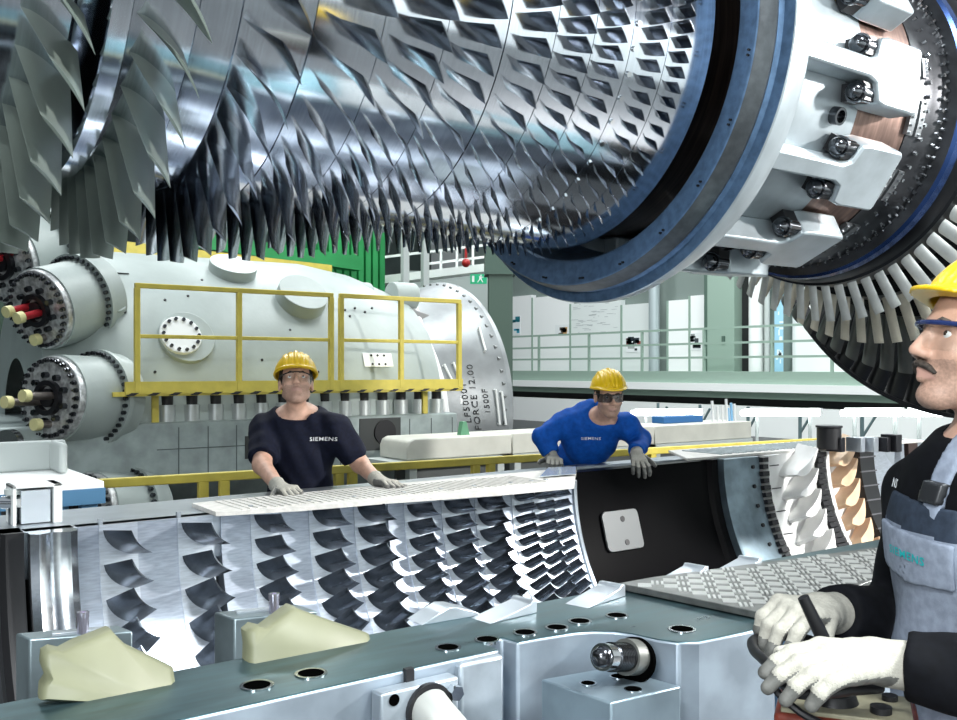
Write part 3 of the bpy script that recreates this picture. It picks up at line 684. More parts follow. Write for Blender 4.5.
for (xa, ya), (xb, yb) in (((443, 366), (452, 384)), ((452, 364), (460, 384)), ((494, 390), (498, 424)), ((500, 392), (504, 424)), ((478, 330), (484, 352))):
    u1, n1 = on_cone(xa, ya); u2, n2 = on_cone(xb, yb); part('bracket', MB().tube([u1, u1 + n1 * .05, u2 + n2 * .05, u2], .014, 8), white_p, ex)
for px, py, w, h in ((475, 364, .10, .11), (465, 400, .12, .09)):
    u, n = on_cone(px, py); a = n.cross(UP).normalized(); c = a.cross(n)
    part('sticker', MB().box((0, 0, 0), (w, h, .006), Matrix.Translation(u) @ Matrix((a, c, n)).transposed().to_4x4()), white_p, ex)
wr = MB(); pts = []
for px, py in ((414, 308), (420, 330), (432, 360), (440, 385), (444, 410), (447, 434)): u, n = on_cone(px, py); pts.append(u + n * .01)
part('tape_strip', MB().tube(pts, [.05, .06, .07, .07, .06, .06], 10), mat('white_tape', (.86, .86, .86), 0, .35), ex)
u, n = on_cone(420, 317); part('grey_pad', MB().box((0, 0, 0), (.42, .10, .12), Matrix.Translation(u) @ Matrix.Rotation(.25, 4, 'Y')), mat('pad_grey', (.28, .28, .28), 0, .5), ex, bevel=.02)
for s_, px, py, sz in (('LF50001', 471, 423, .125), ('FORCE 12.00', 481, 430, .125), ('1500F', 490, 414, .11)):
    vs, fs = text_geo(s_, sz); b = MB(); P0, n0 = on_cone(px, py); av = []
    for x, y in vs:
        pp_ = P0 + Vector((0, 0, x)) ; fw = (pp_ - EYE).dot(FW); sx = CX + F * (pp_ - EYE).dot(RT) / fw - y / fw * F * .85 - x * 12; sy = HY - F * (pp_.z - EYE.z) / fw
        u, n = on_cone(sx, sy); av.append(u + n * .022)
    b.add(av, fs); part('lettering', b, black_p, ex, smooth=0)

# ---- yellow work platform with railings in front of the casing
YP = 8.5
wp = thing('work_platform', 'yellow work platform with railings and hazard striped edge before the casing', 'platform', (4, YP, 0))
xa, xb = on_y(113, 390, YP).x, on_y(462, 390, YP).x
part('deck', MB().box2((xa, YP, 1.40), (xb, YP + .30, 1.44)), yellow, wp)
part('toe_board', MB().box2((xa + .1, YP - .02, 1.42), (xb, YP + .01, 1.53)), yellow, wp)
hz = MB(); x = xa + .1
while x < xb - .12:
    hz.add([(x, YP - .0205, 1.405), (x + .07, YP - .0205, 1.405), (x + .12, YP - .0205, 1.432), (x + .05, YP - .0205, 1.432), (x, YP - .002, 1.405), (x + .07, YP - .002, 1.405), (x + .12, YP - .002, 1.432), (x + .05, YP - .002, 1.432)], [(0, 1, 2, 3), (7, 6, 5, 4), (0, 4, 5, 1), (1, 5, 6, 2), (2, 6, 7, 3), (3, 7, 4, 0)]); x += .19
part('hazard_stripe', hz, black_p, wp)['kind'] = 'stuff'
for px0, pm, px1 in ((137, 239, 331), (341, 401, 459)):
    X0, XM, X1 = [on_y(p_, 390, YP).x for p_ in (px0, pm, px1)]
    r_ = part('railing', MB().bar((X0 - .02, YP, 2.375), (X1 + .02, YP, 2.375), .045).bar((X0, YP, 1.93), (X1, YP, 1.93), .035), yellow, wp, bevel=.006)
    for xx in (X0, XM, X1): sub('post', MB().box2((xx - .024, YP - .024, 1.44), (xx + .024, YP + .024, 2.355)), yellow, r_, bevel=.004)
for xx in (xa + .45, (xa + xb) / 2, xb - .3): part('bracket', MB().box2((xx - .03, YP + .27, 1.15), (xx + .03, YP + .30, 1.40)), yellow, wp)
# ---- low yellow guard rail behind the workers
g0, g1 = on_z(93, 484, 1.0), on_z(835, 440, 1.0); gr = thing('guard_rail', 'low yellow guard rail running behind the two men at the casing', 'guard rail', (g0.x, g0.y, 0))
part('top_rail', MB().bar(g0, g1, .045, .052), yellow, gr, bevel=.006); part('rail', MB().bar(g0 - UP * .55, g1 - UP * .55, .04, .05), yellow, gr, bevel=.006)
gd = (g1 - g0)
for px in (202, 223, 337, 352, 475, 489, 592, 640, 652, 755, 764, 828):
    k = max(0, min(1, (px - 93) / 742)); k = next((i / 400 for i in range(401) if CX + F * ((g0 + gd * (i / 400)) - EYE).dot(RT) / ((g0 + gd * (i / 400)) - EYE).dot(FW) >= px), 1)
    u = g0 + gd * k; part('post', MB().box2((u.x - .03, u.y - .02, 0), (u.x + .03, u.y + .02, .975)), yellow, gr, bevel=.004)

# ---- grey ducts on their stand
def duct(label, xa_, xb_, Y, z0, z1, rnd):
    X0, X1 = on_y(xa_, 440, Y).x, on_y(xb_, 440, Y).x - .012
    d = thing('grey_duct', label, 'duct', ((X0 + X1) / 2, Y, 0), 'grey ducts behind the guard rail')
    part('cover', MB().prism([(X0, z0), (X1, z0), (X1, z1), (X0 + rnd, z1), (X0 + rnd * .3, z1 - rnd * .3), (X0, z1 - rnd)], -Y - .5, -Y, M=Matrix(((1, 0, 0, 0), (0, 0, -1, 0), (0, 1, 0, 0), (0, 0, 0, 1)))), mat('duct_beige', (.56, .56, .50), 0, .5, noise=.1, nscale=4), d, bevel=.015)
    part('stand', MB().box2((X0 - .15, Y - .02, z0 - .06), (X1, Y + .52, z0 - .004)), grey_p, d)
    for xx in (X0 + .1, X1 - .1): part('leg', MB().box2((xx - .04, Y + .05, 0), (xx + .04, Y + .13, z0 - .06)), grey_p, d)
    part('skirt', MB().box2((X0, Y + .2, .1), (X1, Y + .22, z0 - .06)), mat('skirt_dark', (.09, .10, .10), 0, .6), d)
duct('grey duct with a rounded end, beside the man in navy', 407, 513, 7.4, .80, 1.0, .08)
duct('middle grey duct, behind the man in blue', 513, 655, 7.4, .80, 1.0, .01)
duct('right end grey duct holding the tool tubes', 655, 752, 7.4, .80, 1.0, .01)
u = on_y(578 - 3, 430, 7.3)
p = on_y(463, 432, 7.55); tag(obj('green_clamp', MB().prism([(-.05, 0), (.06, 0), (.02, .13), (-.02, .13)], -.03, .03, M=Matrix.Translation((p.x, p.y, 1.0)) @ Matrix.Rotation(PI / 2, 4, 'X')), mat('clamp_green', (.10, .28, .16), 0, .5)), 'small green clamp standing on the duct by the exhaust cone', 'clamp')
th_ = thing('tool_rack', 'rack of upright white and blue tubes on the duct right of the man in blue', 'tool rack', (on_y(722, 420, 7.6).x, 7.6, 1.0))
for i, (px, py, c) in enumerate([(712, 401, 0), (717, 406, 0), (722, 405, 0), (726, 399, 0), (728, 408, 1), (731, 403, 1), (734, 404, 0)]):
    a = on_y(px + 1, 421, 7.6); b = on_y(px, py, 7.6); a.z = 1.0
    o = part('tube', MB().cyl(a, b, .017, n=10), mat('tube_blue', (.22, .45, .68), 0, .4) if c else mat('tube_white', (.75, .76, .76), .3, .35), th_)
a, b = on_y(661, 424, 7.7), on_y(700, 415, 7.7); tag(obj('blue_tray', MB().box2((a.x, 7.65, 1.0), (b.x, 7.85, b.z)), mat('tray_blue', (.02, .12, .32), 0, .4), bevel=.01), 'flat blue tray on the duct left of the tool tubes', 'tray')
p = on_z(829, 449, 1.085); cn = thing('canister', 'short black canister standing on the white deck plate', 'canister', (p.x, p.y, 1.085))
part('body', MB().cyl(p, p + UP * .15, .082, n=32), black_iron, cn, bevel=.004); part('lid', MB().cyl(p + UP * .15, p + UP * .165, .09, n=32), dark_metal, cn, bevel=.003)

# ---- blue bench at the left with a box
bx0, bx1 = on_y(-40, 470, 4.75).x, on_y(93, 470, 4.75).x
wb = thing('work_bench', 'blue framed work bench with pale top and raised back edge at far left', 'bench', ((bx0 + bx1) / 2, 4.75, 0))
blue_f = mat('bench_blue', (.06, .17, .30), .1, .45, noise=.15, nscale=6)
part('top', MB().box2((bx0, 4.55, 1.085), (bx1, 5.25, 1.13)), white_p, wb, bevel=.006)
part('edge_rail', MB().box2((bx0, 4.53, 1.03), (bx1, 4.56, 1.10)), blue_f, wb)
part('back_panel', MB().box2((bx0, 5.2, 1.13), (bx1 - .02, 5.25, 1.28)), grey_p, wb, bevel=.01); part('side_panel', MB().box2((bx1 - .10, 4.98, 1.13), (bx1 - .06, 5.25, 1.28)), grey_p, wb, bevel=.015)
for xx in (bx1 - .06, bx1 - .20, bx0 + .1):
    for yy in (4.6, 5.15): part('leg', MB().box2((xx - .035, yy - .03, 0), (xx + .035, yy + .03, 1.085)), blue_f, wb)
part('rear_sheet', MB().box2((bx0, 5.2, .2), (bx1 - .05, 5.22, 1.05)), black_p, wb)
p = on_z(38, 524, ZS); o = thing('steel_box', 'open white steel box on the far flange before the blue bench', 'box', (p.x, p.y, ZS))
b = MB(); w_, h_, d_ = .17, .145, .14
part('shell', MB().box2((p.x - w_ / 2, p.y, ZS), (p.x - w_ / 2 + .012, p.y + d_, ZS + h_)).box2((p.x + w_ / 2 - .03, p.y, ZS), (p.x + w_ / 2, p.y + d_, ZS + h_)).box2((p.x - w_ / 2, p.y, ZS + h_ - .01), (p.x + w_ / 2, p.y + d_, ZS + h_)).box2((p.x - w_ / 2, p.y + d_ - .01, ZS), (p.x + w_ / 2, p.y + d_, ZS + h_)), white_p, o, bevel=.002)
part('shiny_insert', MB().box2((p.x - w_ / 2 + .03, p.y + .01, ZS + .004), (p.x + w_ / 2 - .04, p.y + .10, ZS + h_ - .02)), mat('insert_steel', (.72, .78, .84), .6, .25), o)
p = on_z(13, 524, ZS); o = thing('valve_fitting', 'small chrome valve fitting on the far flange left of the white box', 'fitting', (p.x, p.y, ZS))
part('body', MB().cyl(p, p + UP * .10, .016, n=12).cyl(p + UP * .08 - RT * .04, p + UP * .08 + RT * .04, .024, n=14), bolt_chrome, o); part('handle', MB().cyl(p + UP * .11, p + UP * .13, .03, n=14), grey_p, o)

# ---- behind the casing: green container, yellow beam, column, gallery
def pbox(px0, py0, px1, py1, Y, dy): a, b = on_y(px0, py0, Y), on_y(px1, py1, Y); return (a.x, Y, b.z if b.z < a.z else a.z), (b.x, Y + dy, max(a.z, b.z))
gc = mat('container_green', (.015, .26, .07), 0, .45, noise=.15, nscale=2)
a, b = pbox(318, 150, 384, 330, 15.5, 2.0); o = thing('green_container', 'bright green ribbed container standing behind the turbine casing', 'container', ((a[0] + b[0]) / 2, 16, 0))
part('body', MB().box2((a[0], a[1], .0), b), gc, o)
q = MB()
for k in range(9): x = a[0] + (b[0] - a[0]) * (k + .5) / 9; q.box2((x - .05, 15.42, .1), (x + .05, 15.5, b[2]))
part('rib', q, gc, o)['kind'] = 'stuff'
a, b = pbox(196, 236, 318, 262, 15.0, .3); b = (b[0], b[1], b[2]); part('end_beam', MB().bar(on_y(190, 240, 15.2), on_y(358, 264, 15.2), .25), gc, o)
o = thing('yellow_girder', 'yellow steel beam showing above the pale turbine casing', 'beam', (4, 14, 0)); a = on_y(-30, 258, 13.5); b = on_y(330, 262, 13.5)
part('girder', MB().bar((a.x, 13.5, 3.32), (b.x, 13.5, 3.12), .12, .30), yellow, o)
for xx in (a.x + .3, b.x - .3): part('leg', MB().box2((xx - .08, 13.45, 0), (xx + .08, 13.58, 3.1)), sage_d, o)
a, b = pbox(18, 150, 60, 250, 12.7, .4); q_ = thing('yellow_cabinet', 'yellow machine cabinet glimpsed between the coated rotor blades', 'cabinet', (a[0], 12.7, 0)); part('body', MB().box2((a[0], 12.7, 0), b), yellow, q_, bevel=.02); part('panel', MB().box2((a[0] + .1, 12.67, 2.2), (b[0] - .1, 12.7, 2.9)), mat('cab_ochre', (.5, .33, .04), 0, .5), q_)
for px, c in ((147, 0), (405, 0), (425, 0)):
    a = on_y(px, 300, 14.5); tag(obj('steel_post', MB().box2((a.x - .06, 14.45, 0), (a.x + .06, 14.55, 5.5)), grey_p), {147: 'grey steel post behind the burner end of the casing', 405: 'thin grey steel post right of the green container', 425: 'second thin grey post right of the green container'}[px], 'post')
c0 = at(500, 300, 17); o = thing('steel_column', 'dark green steel column left of the white partitions', 'column', (c0.x, c0.y, 0))
CM = Matrix.Translation((c0.x, c0.y, 0)) @ Matrix.Rotation(YAW * 0 - .6, 4, 'Z')
part('web', MB().box((0, 0, 4), (.06, .46, 8), CM), sage_d, o); part('flange', MB().box((-.0, -.23, 4), (.42, .05, 8), CM).box((0, .23, 4), (.42, .05, 8), CM), mat('column_green', (.07, .115, .09), 0, .5), o)
part('bracket', MB().box((0, 0, 3.55), (.55, .6, .5), CM), sage_d, o)
go = thing('gallery', 'white railed gallery high behind the exhaust cone', 'gallery', (12.5, 16, 0)); ga, gb = at(425, 276, 20), at(492, 268, 20)
part('slab', MB().bar(ga + (ga - gb) * 1.2, gb, .6, .16), white_p, go)
part('rail', MB().bar(ga + (ga - gb) * 1.2 + UP * .5, gb + UP * .5, .05).bar(ga + UP * .25, gb + UP * .25, .05), white_p, go)
for k in range(5): u = ga + (gb - ga) * (k / 4.2); part('post', MB().bar(u, u + UP * .5, .05, up=RT), white_p, go)
u = at(430, 300, 21); part('wall', MB().box((0, 0, 0), (2.4, .1, 1.4), Matrix.Translation(at(455, 302, 21.5)) @ Matrix.Rotation(math.atan2(RT.y, RT.x), 4, 'Z')), mat('gallery_grey', (.32, .36, .35), 0, .6), go)
ub = at(462, 296, 21.2); MU = Matrix((RT, UP, -FW)).transposed()
part('letter_mark', MB().bar(ub - RT * .17 + UP * .1, ub - RT * .05 - UP * .13, .05).bar(ub - RT * .05 - UP * .13, ub + RT * .17 - UP * .10, .05).bar(ub + RT * .17 - UP * .10, ub + RT * .05 + UP * .1, .05), white_p, go)
es = at(478.5, 279, 19.5); o = thing('exit_sign', 'small green emergency exit sign hanging by the dark green column', 'sign', tuple(es))
ES = Matrix.Translation(es) @ MU.to_4x4()
part('panel', MB().box((0, 0, 0), (.34, .20, .04), ES), mat('exit_green', (.01, .22, .10), 0, .4, emit=(.0, .3, .14), est=.6), o)
part('pictogram', MB().box((-.11, 0, .022), (.05, .13, .004), ES).box((.04, .02, .022), (.05, .06, .004), ES).ball((.05, .07, .022), (.018, .018, .004), 8, ES).bar(ES @ Vector((.03, 0, .024)), ES @ Vector((-.02, -.07, .024)), .018, .004, up=-FW).bar(ES @ Vector((.05, 0, .024)), ES @ Vector((.09, -.07, .024)), .018, .004, up=-FW).bar(ES @ Vector((.01, .05, .024)), ES @ Vector((.10, .03, .024)), .016, .004, up=-FW), white_p, o)
rl = at(466, 263, 19.3); tag(obj('red_lamp', MB().ball(rl, (.09, .09, .09), 14).bar(rl + UP * .1, rl + UP * .3, .05, up=RT).bar(rl + UP * .28, at(466, 258, 20.3), .05), mat('red_lamp', (.35, .01, .01), 0, .4)), 'small round red lamp hanging above the exit sign', 'lamp')

# ---- mezzanine on the right
MX = 19.0
yl, yr = on_x(470, 380, MX).y, on_x(990, 380, MX).y
def my(px): return on_x(px, 370, MX).y
zf = 1.56
struct('trim_1', MB().box2((MX, yr - 2, 1.26), (MX + 2.2, yl + 2, zf)), sage)
struct('trim_2', MB().box2((MX - .15, yr - 2, 1.07), (MX + 2.0, yl + 2, 1.26)), white_p)
struct('trim_3', MB().box2((MX + .05, yr - 2, .90), (MX + 2.0, yl + 2, 1.07)), sage)
struct('trim_4', MB().box2((MX + .3, yr - 2, .72), (MX + 2.0, yl + 2, .90)), black_p)
mr_ = thing('mezzanine_railing', 'sage green tube railing along the mezzanine on the right', 'railing', (MX, my(700), zf))
for z in (2.66, 2.28, 1.92): part('rail', MB().bar((MX + .08, yr - 1, z), (MX + .08, yl, z), .055), sage, mr_)
for px in (537, 587, 640, 702, 770, 830, 890): part('post', MB().box2((MX + .05, my(px) - .03, zf), (MX + .11, my(px) + .03, 2.66)), sage, mr_)
PX_ = 20.6
def py_(px): return on_x(px, 370, PX_).y
def panel(label, xa_, xb_, ytop, m, name='partition_panel', cat='partition', grp='white partitions on the mezzanine'):
    z1 = on_x((xa_ + xb_) / 2, ytop, PX_).z; o = thing(name, label, cat, (PX_, (py_(xa_) + py_(xb_)) / 2, zf), grp)
    part('board', MB().box2((PX_, py_(xb_) + .02, zf), (PX_ + .2, py_(xa_) - .02, z1)), m, o)
    part('frame', MB().box2((PX_ - .03, py_(xa_) - .06, zf), (PX_ + .02, py_(xa_), z1)), sage, o)
    return o, z1
bright = mat('bright_board', (.90, .91, .91), 0, .5); board = mat('white_board', (.76, .80, .79), 0, .35)
def poster(o, px0, py0, px1, py1, cols, n=3):
    a, b = on_x(px0, py0, PX_ - .02), on_x(px1, py1, PX_ - .02)
    part('poster', MB().box2((PX_ - .012, b.y, b.z), (PX_, a.y, a.z)), mat('poster_paper', (.82, .84, .85), 0, .5), o)
    rr = random.Random(px0)
    for c in cols:
        mb = MB()
        for k in range(n):
            y0, z0 = rr.uniform(b.y, a.y - .1), rr.uniform(b.z, a.z - .08); mb.box2((PX_ - .016, y0, z0), (PX_ - .012, min(a.y, y0 + rr.uniform(.1, .3)), min(a.z, z0 + rr.uniform(.05, .18))))
        part('print_block', mb, mat('ink_%d_%d_%d' % tuple(int(100 * v) for v in c), c, 0, .5), o)['kind'] = 'stuff'
o, z = panel('white partition with a blue poster beside the green column', 508, 532, 296, bright); poster(o, 511, 317, 520, 335, [(.05, .35, .5), (.02, .2, .25)])
o, z = panel('white partition with an orange print, second from the column', 532, 570, 296, bright); poster(o, 555, 325, 569, 335, [(.6, .35, .15), (.1, .08, .07)])
o, z = panel('wide written white board on the mezzanine above the yellow helmet', 570, 621, 302, board)
q = MB(); rr = random.Random(3)
for k in range(46):
    y0, z0 = rr.uniform(py_(617), py_(574)), rr.uniform(2.7, 3.7); q.box((PX_ - .004, y0, z0), (.006, rr.uniform(.05, .35), .012))
part('scribble', q, mat('scribble_grey', (.45, .48, .5), 0, .6), o)['kind'] = 'stuff'
o, z = panel('white board with a dark photo print right of the written board', 621, 650, 304, board); poster(o, 626, 337, 642, 352, [(.02, .03, .04), (.35, .08, .07), (.4, .42, .42)], 4)
o, z = panel('plain white partition right of the grey pipe', 667, 689, 300, bright)
o, z = panel('white partition with dark photo prints left of the green door', 689, 714, 295, bright); poster(o, 690, 333, 701, 350, [(.05, .06, .07), (.25, .27, .28)], 4); poster(o, 704, 318, 712, 330, [(.02, .08, .2), (.3, .35, .4)], 3)
for px, r_, m, lb in ((659, .16, mat('pipe_grey', (.45, .52, .54), .3, .4), 'grey vertical pipe between two white partitions'), (761, .19, white_p, 'thick white vertical pipe right of the green door'), (772, .07, grey_p, 'thin grey vertical pipe beside the thick white one')):
    tag(obj('vertical_pipe', MB().cyl((PX_ - .2, py_(px), zf), (PX_ - .2, py_(px), 6.5), r_, n=20), m), lb, 'pipe')
o = thing('green_cabinet', 'sage green cabinet with a dark gap beside it on the mezzanine', 'cabinet', (PX_, py_(730), zf)); part('body', MB().box2((PX_ - .4, py_(744), zf), (PX_ + .1, py_(715), 4.6)), sage, o); part('side', MB().box2((PX_ - .41, py_(717), zf), (PX_ - .3, py_(714), 4.6)), sage_d, o)
part('handle', MB().box2((PX_ - .43, py_(735), 2.3), (PX_ - .4, py_(732), 2.5)), sage_d, o)
struct('door_1', MB().box2((PX_ - .1, py_(753.5), zf), (PX_ + .2, py_(744.5), 4.6)), black_p)
o = thing('banner', 'narrow light blue banner on the mezzanine below the rotor blades', 'banner', (PX_ - .3, py_(786), zf)); part('cloth', MB().box2((PX_ - .31, py_(790.5), zf), (PX_ - .29, py_(782), 4.0)), mat('banner_blue', (.32, .58, .74), 0, .5), o)
q = MB(); rr = random.Random(9)
for k in range(14): y0 = rr.uniform(py_(789), py_(784)); z0 = rr.uniform(1.8, 3.8); q.box((PX_ - .313, y0, z0), (.004, rr.uniform(.03, .12), rr.uniform(.04, .16)))
part('banner_print', q, mat('banner_print', (.75, .86, .92), 0, .5), o)['kind'] = 'stuff'
struct('wall_mezzanine', MB().box2((PX_ + .1, py_(1000), zf), (PX_ + .35, py_(790), 5.2)), white_p)
struct('wall_far', MB().box2((PX_ + .21, yr - 2, 0), (PX_ + .4, yl + 3, 8)), mat('far_wall_green', (.20, .25, .23), 0, .6))
struct('wall_lower', MB().box2((MX - .1, yr - 2, 0), (MX + .1, yl + 2, .72)), white_p)
tube = mat('tube_light', (1, 1, 1), 0, .4, emit=(.93, 1, 1), est=9)
for i, (p0, p1, lb) in enumerate(((632, 700, 'bright fluorescent tube right of the tool tubes'), (742, 818, 'bright fluorescent tube left of the black canister'), (842, 900, 'bright fluorescent tube right of the black canister'), (905, 975, 'bright fluorescent tube behind the neck of the near worker'))):
    o = thing('tube_lamp', lb, 'lamp', (MX - 1.5, 0, 0), 'fluorescent tubes low on the far wall'); X = 14.0
    a, b = on_x(p0, 413, X), on_x(p1, 413, X); part('tube', MB().cyl(a, b, .055, n=12), tube, o); part('housing', MB().bar(a + Vector((.1, 0, .02)), b + Vector((.1, 0, .02)), .06, .12), white_p, o)
    for u in (a + (b - a) * .15, a + (b - a) * .85): part('stand', MB().bar(u + Vector((.12, 0, 0)), Vector((u.x + .12, u.y, 0)), .05, up=RT), grey_p, o)
for px in (658, 700, 748, 800, 862):
    u = on_x(px, 430, 17.5); o = tag(obj('wall_bracket', MB().bar((17.5, u.y, .0), (17.5, u.y, .78), .06, up=RT).bar((17.5, u.y, .25), (17.5, u.y - .3, .7), .04), mat('bracket_teal', (.12, .18, .19), .2, .5)), {658: 'dark bracket left of the blue tray', 700: 'dark bracket behind the tool tubes', 748: 'dark bracket right of the tool tubes', 800: 'dark bracket left of the black canister', 862: 'dark bracket right of the black canister'}[px], 'bracket', 'dark brackets along the low white wall')
# ================================================================ PEOPLE
def cap(P, a, b, ra, rb):
    a = np.asarray(a, float); b = np.asarray(b, float); d = b - a; L2 = max(d @ d, 1e-9)
    t = np.clip(((P - a) @ d) / L2, 0, 1); return np.linalg.norm(P - a - t[:, None] * d, axis=1) - (ra + (rb - ra) * t)
def ell(P, c, r, M=None):
    q = P - np.asarray(c, float)
    if M is not None: q = q @ M
    r = np.asarray(r, float); k0 = np.linalg.norm(q / r, axis=1); k1 = np.linalg.norm(q / (r * r), axis=1) + 1e-9
    return k0 * (k0 - 1) / k1
def rbox(P, c, h, rd, M=None):
    q = P - np.asarray(c, float)
    if M is not None: q = q @ M
    q = np.abs(q) - (np.asarray(h, float) - rd); return np.linalg.norm(np.maximum(q, 0), axis=1) + np.minimum(q.max(axis=1), 0) - rd
def smin(a, b, k): h = np.clip(.5 + .5 * (b - a) / k, 0, 1); return b + (a - b) * h - k * h * (1 - h)
def smax(a, b, k): return -smin(-a, -b, k)
def sdf_mesh(fn, lo, hi, h):
    lo = np.asarray(lo, float); hi = np.asarray(hi, float); H = 4 * h
    n = np.maximum(2, np.ceil((hi - lo) / H).astype(int))
    ax = [lo[i] + (np.arange(n[i]) + .5) * H for i in range(3)]
    G = np.stack(np.meshgrid(*ax, indexing='ij'), -1).reshape(-1, 3); Cv = fn(G).reshape(n)
    Fd = np.repeat(np.repeat(np.repeat(Cv, 4, 0), 4, 1), 4, 2).astype(np.float32)
    act = np.argwhere(np.repeat(np.repeat(np.repeat(np.abs(Cv) < 2.4 * H, 4, 0), 4, 1), 4, 2))
    for i in range(0, len(act), 400000):
        q = act[i:i + 400000]; Fd[q[:, 0], q[:, 1], q[:, 2]] = fn(lo + (q + .5) * h)
    Fd[0] = Fd[-1] = 1; Fd[:, 0] = Fd[:, -1] = 1; Fd[:, :, 0] = Fd[:, :, -1] = 1
    S = Fd < 0; N_ = np.array(Fd.shape)
    cnt = np.zeros(N_ - 1, np.uint8)
    cs = [(i, j, k) for i in (0, 1) for j in (0, 1) for k in (0, 1)]
    sl = lambda c: tuple(slice(c[i], N_[i] - 1 + c[i]) for i in range(3))
    for c in cs: cnt += S[sl(c)]
    cells = np.argwhere((cnt > 0) & (cnt < 8)); pos = np.zeros((len(cells), 3)); num = np.zeros(len(cells))
    for a in cs:
        for i in range(3):
            if a[i] == 0:
                b = list(a); b[i] = 1
                fa = Fd[cells[:, 0] + a[0], cells[:, 1] + a[1], cells[:, 2] + a[2]]; fb = Fd[cells[:, 0] + b[0], cells[:, 1] + b[1], cells[:, 2] + b[2]]
                m = (fa < 0) != (fb < 0); t = np.where(m, fa / np.where(m, fa - fb, 1), 0)
                p = np.tile(np.array(a, float), (len(cells), 1)); p[:, i] = t
                pos[m] += p[m]; num += m
    V = lo + (cells + .5 + pos / num[:, None]) * h
    idx = -np.ones(N_ - 1, np.int32); idx[cells[:, 0], cells[:, 1], cells[:, 2]] = np.arange(len(cells)); fs = []
    for i in range(3):
        a, b = [(1, 2), (2, 0), (0, 1)][i]
        A = S.take(range(N_[i] - 1), i); B = S.take(range(1, N_[i]), i); E_ = np.argwhere(A != B)
        E_ = E_[(E_[:, a] > 0) & (E_[:, b] > 0) & (E_[:, a] < N_[a] - 1) & (E_[:, b] < N_[b] - 1)]
        ins = S[E_[:, 0], E_[:, 1], E_[:, 2]]
        def I(da, db): q = E_.copy(); q[:, a] -= da; q[:, b] -= db; return idx[q[:, 0], q[:, 1], q[:, 2]]
        Q = np.stack([I(1, 1), I(0, 1), I(0, 0), I(1, 0)], 1); Q[~ins] = Q[~ins][:, ::-1]; fs.append(Q)
    return V, np.concatenate(fs)
def sdf_obj(name, fn, lo, hi, h, mats, parent, fmat=None):
    V, Q = sdf_mesh(fn, lo, hi, h)
    Q = Q[(Q >= 0).all(1)]
    me = bpy.data.meshes.new(name); me.from_pydata(V.tolist(), [], Q.tolist())
    for m in (mats if isinstance(mats, list) else [mats]): me.materials.append(m)
    me.polygons.foreach_set('use_smooth', [True] * len(me.polygons))
    if fmat is not None: me.polygons.foreach_set('material_index', fmat(V[Q].mean(1)).astype(int).tolist())
    me.update(); o = bpy.data.objects.new(name, me); COL.objects.link(o)
    if parent is not None: put(o, parent)
    return o
nv = lambda v: np.array(v, float)
def unit(v): v = nv(v); return v / np.linalg.norm(v)
def frame(fwd, up): f = unit(fwd); u = nv(up) - f * (nv(up) @ f); u = unit(u); return np.stack([f, np.cross(u, f), u], 1)   # columns: forward, left, up

def head_sdf(q, moust=False):              # q in head frame (f, left, up)
    qa = q.copy(); qa[:, 1] = np.abs(qa[:, 1])
    d = ell(q, (-.012, 0, .032), (.098, .077, .090))
    d = smin(d, ell(q, (.026, 0, -.035), (.066, .058, .080)), .03)
    d = smin(d, cap(qa, (.0, .050, -.062), (.058, .016, -.104), .017, .017), .025)
    d = smin(d, ell(q, (.068, 0, -.103), (.022, .024, .018)), .018)
    d = smin(d, cap(qa, (.083, .0, .020), (.070, .046, .019), .012, .010), .014)
    d = smin(d, ell(qa, (.056, .040, -.030), (.028, .022, .024)), .02)
    d = smax(d, -ell(qa, (.100, .031, .000), (.019, .017, .012)), .012)
    d = smin(d, cap(qa, (.081, .020, .0105), (.074, .044, .0085), .0045, .004), .006)
    d = smin(d, cap(qa, (.079, .022, -.0125), (.073, .042, -.011), .0045, .004), .006)
    nose = smin(cap(q, (.086, 0, .012), (.110, 0, -.032), .0085, .0105), ell(qa, (.097, .011, -.037), (.013, .0085, .009)), .008)
    d = smin(d, nose, .008)
    d = smin(d, cap(qa, (.094, .0, -.0625), (.083, .022, -.067), .0075, .004), .006)
    d = smin(d, cap(qa, (.091, .0, -.0755), (.082, .019, -.072), .0085, .004), .006)
    d = smax(d, -cap(qa, (.105, 0, -.0688), (.092, .022, -.0690), .0026, .002), .004)
    ear = ell(qa, (-.012, .078, -.008), (.021, .010, .033)); ear = smax(ear, -ell(qa, (-.008, .088, -.006), (.012, .007, .02)), .006)
    return smin(d, ear, .008)
skin = mat('skin', (.60, .36, .265), 0, .45, noise=.14, nscale=35, bump=.15, bscale=300)
stubble = mat('stubble_skin', (.46, .285, .215), 0, .55, noise=.2, nscale=200)
lipm = mat('lips', (.50, .29, .235), 0, .4)
navy = mat('navy_cotton', (.004, .006, .018), 0, .8, noise=.3, nscale=60, spec=.2)
royal = mat('royal_blue_cotton', (.004, .085, .42), 0, .75, noise=.18, nscale=40, spec=.2)
blackc = mat('black_cotton', (.0035, .004, .006), 0, .85, noise=.3, nscale=60, spec=.15)
grey_o = mat('blue_grey_drill', (.26, .30, .38), 0, .75, noise=.18, nscale=60, bump=.2, bscale=500, spec=.2)
slate = mat('dark_slate_drill', (.03, .042, .065), 0, .75, noise=.25, nscale=60, spec=.2)
helm = mat('helmet_yellow', (.80, .52, .01), 0, .28)
glove_w = mat('glove_cream_knit', (.42, .405, .355), 0, .8, noise=.12, nscale=120, bump=.3, bscale=400, spec=.2)
glove_g = mat('glove_grey_coat', (.13, .13, .12), 0, .6, noise=.3, nscale=60)
hair_m = mat('dark_hair', (.025, .018, .012), 0, .6, noise=.4, nscale=90)
eyew = mat('eye_white', (.8, .8, .78), 0, .2); iris = mat('iris_brown', (.05, .03, .02), 0, .15)
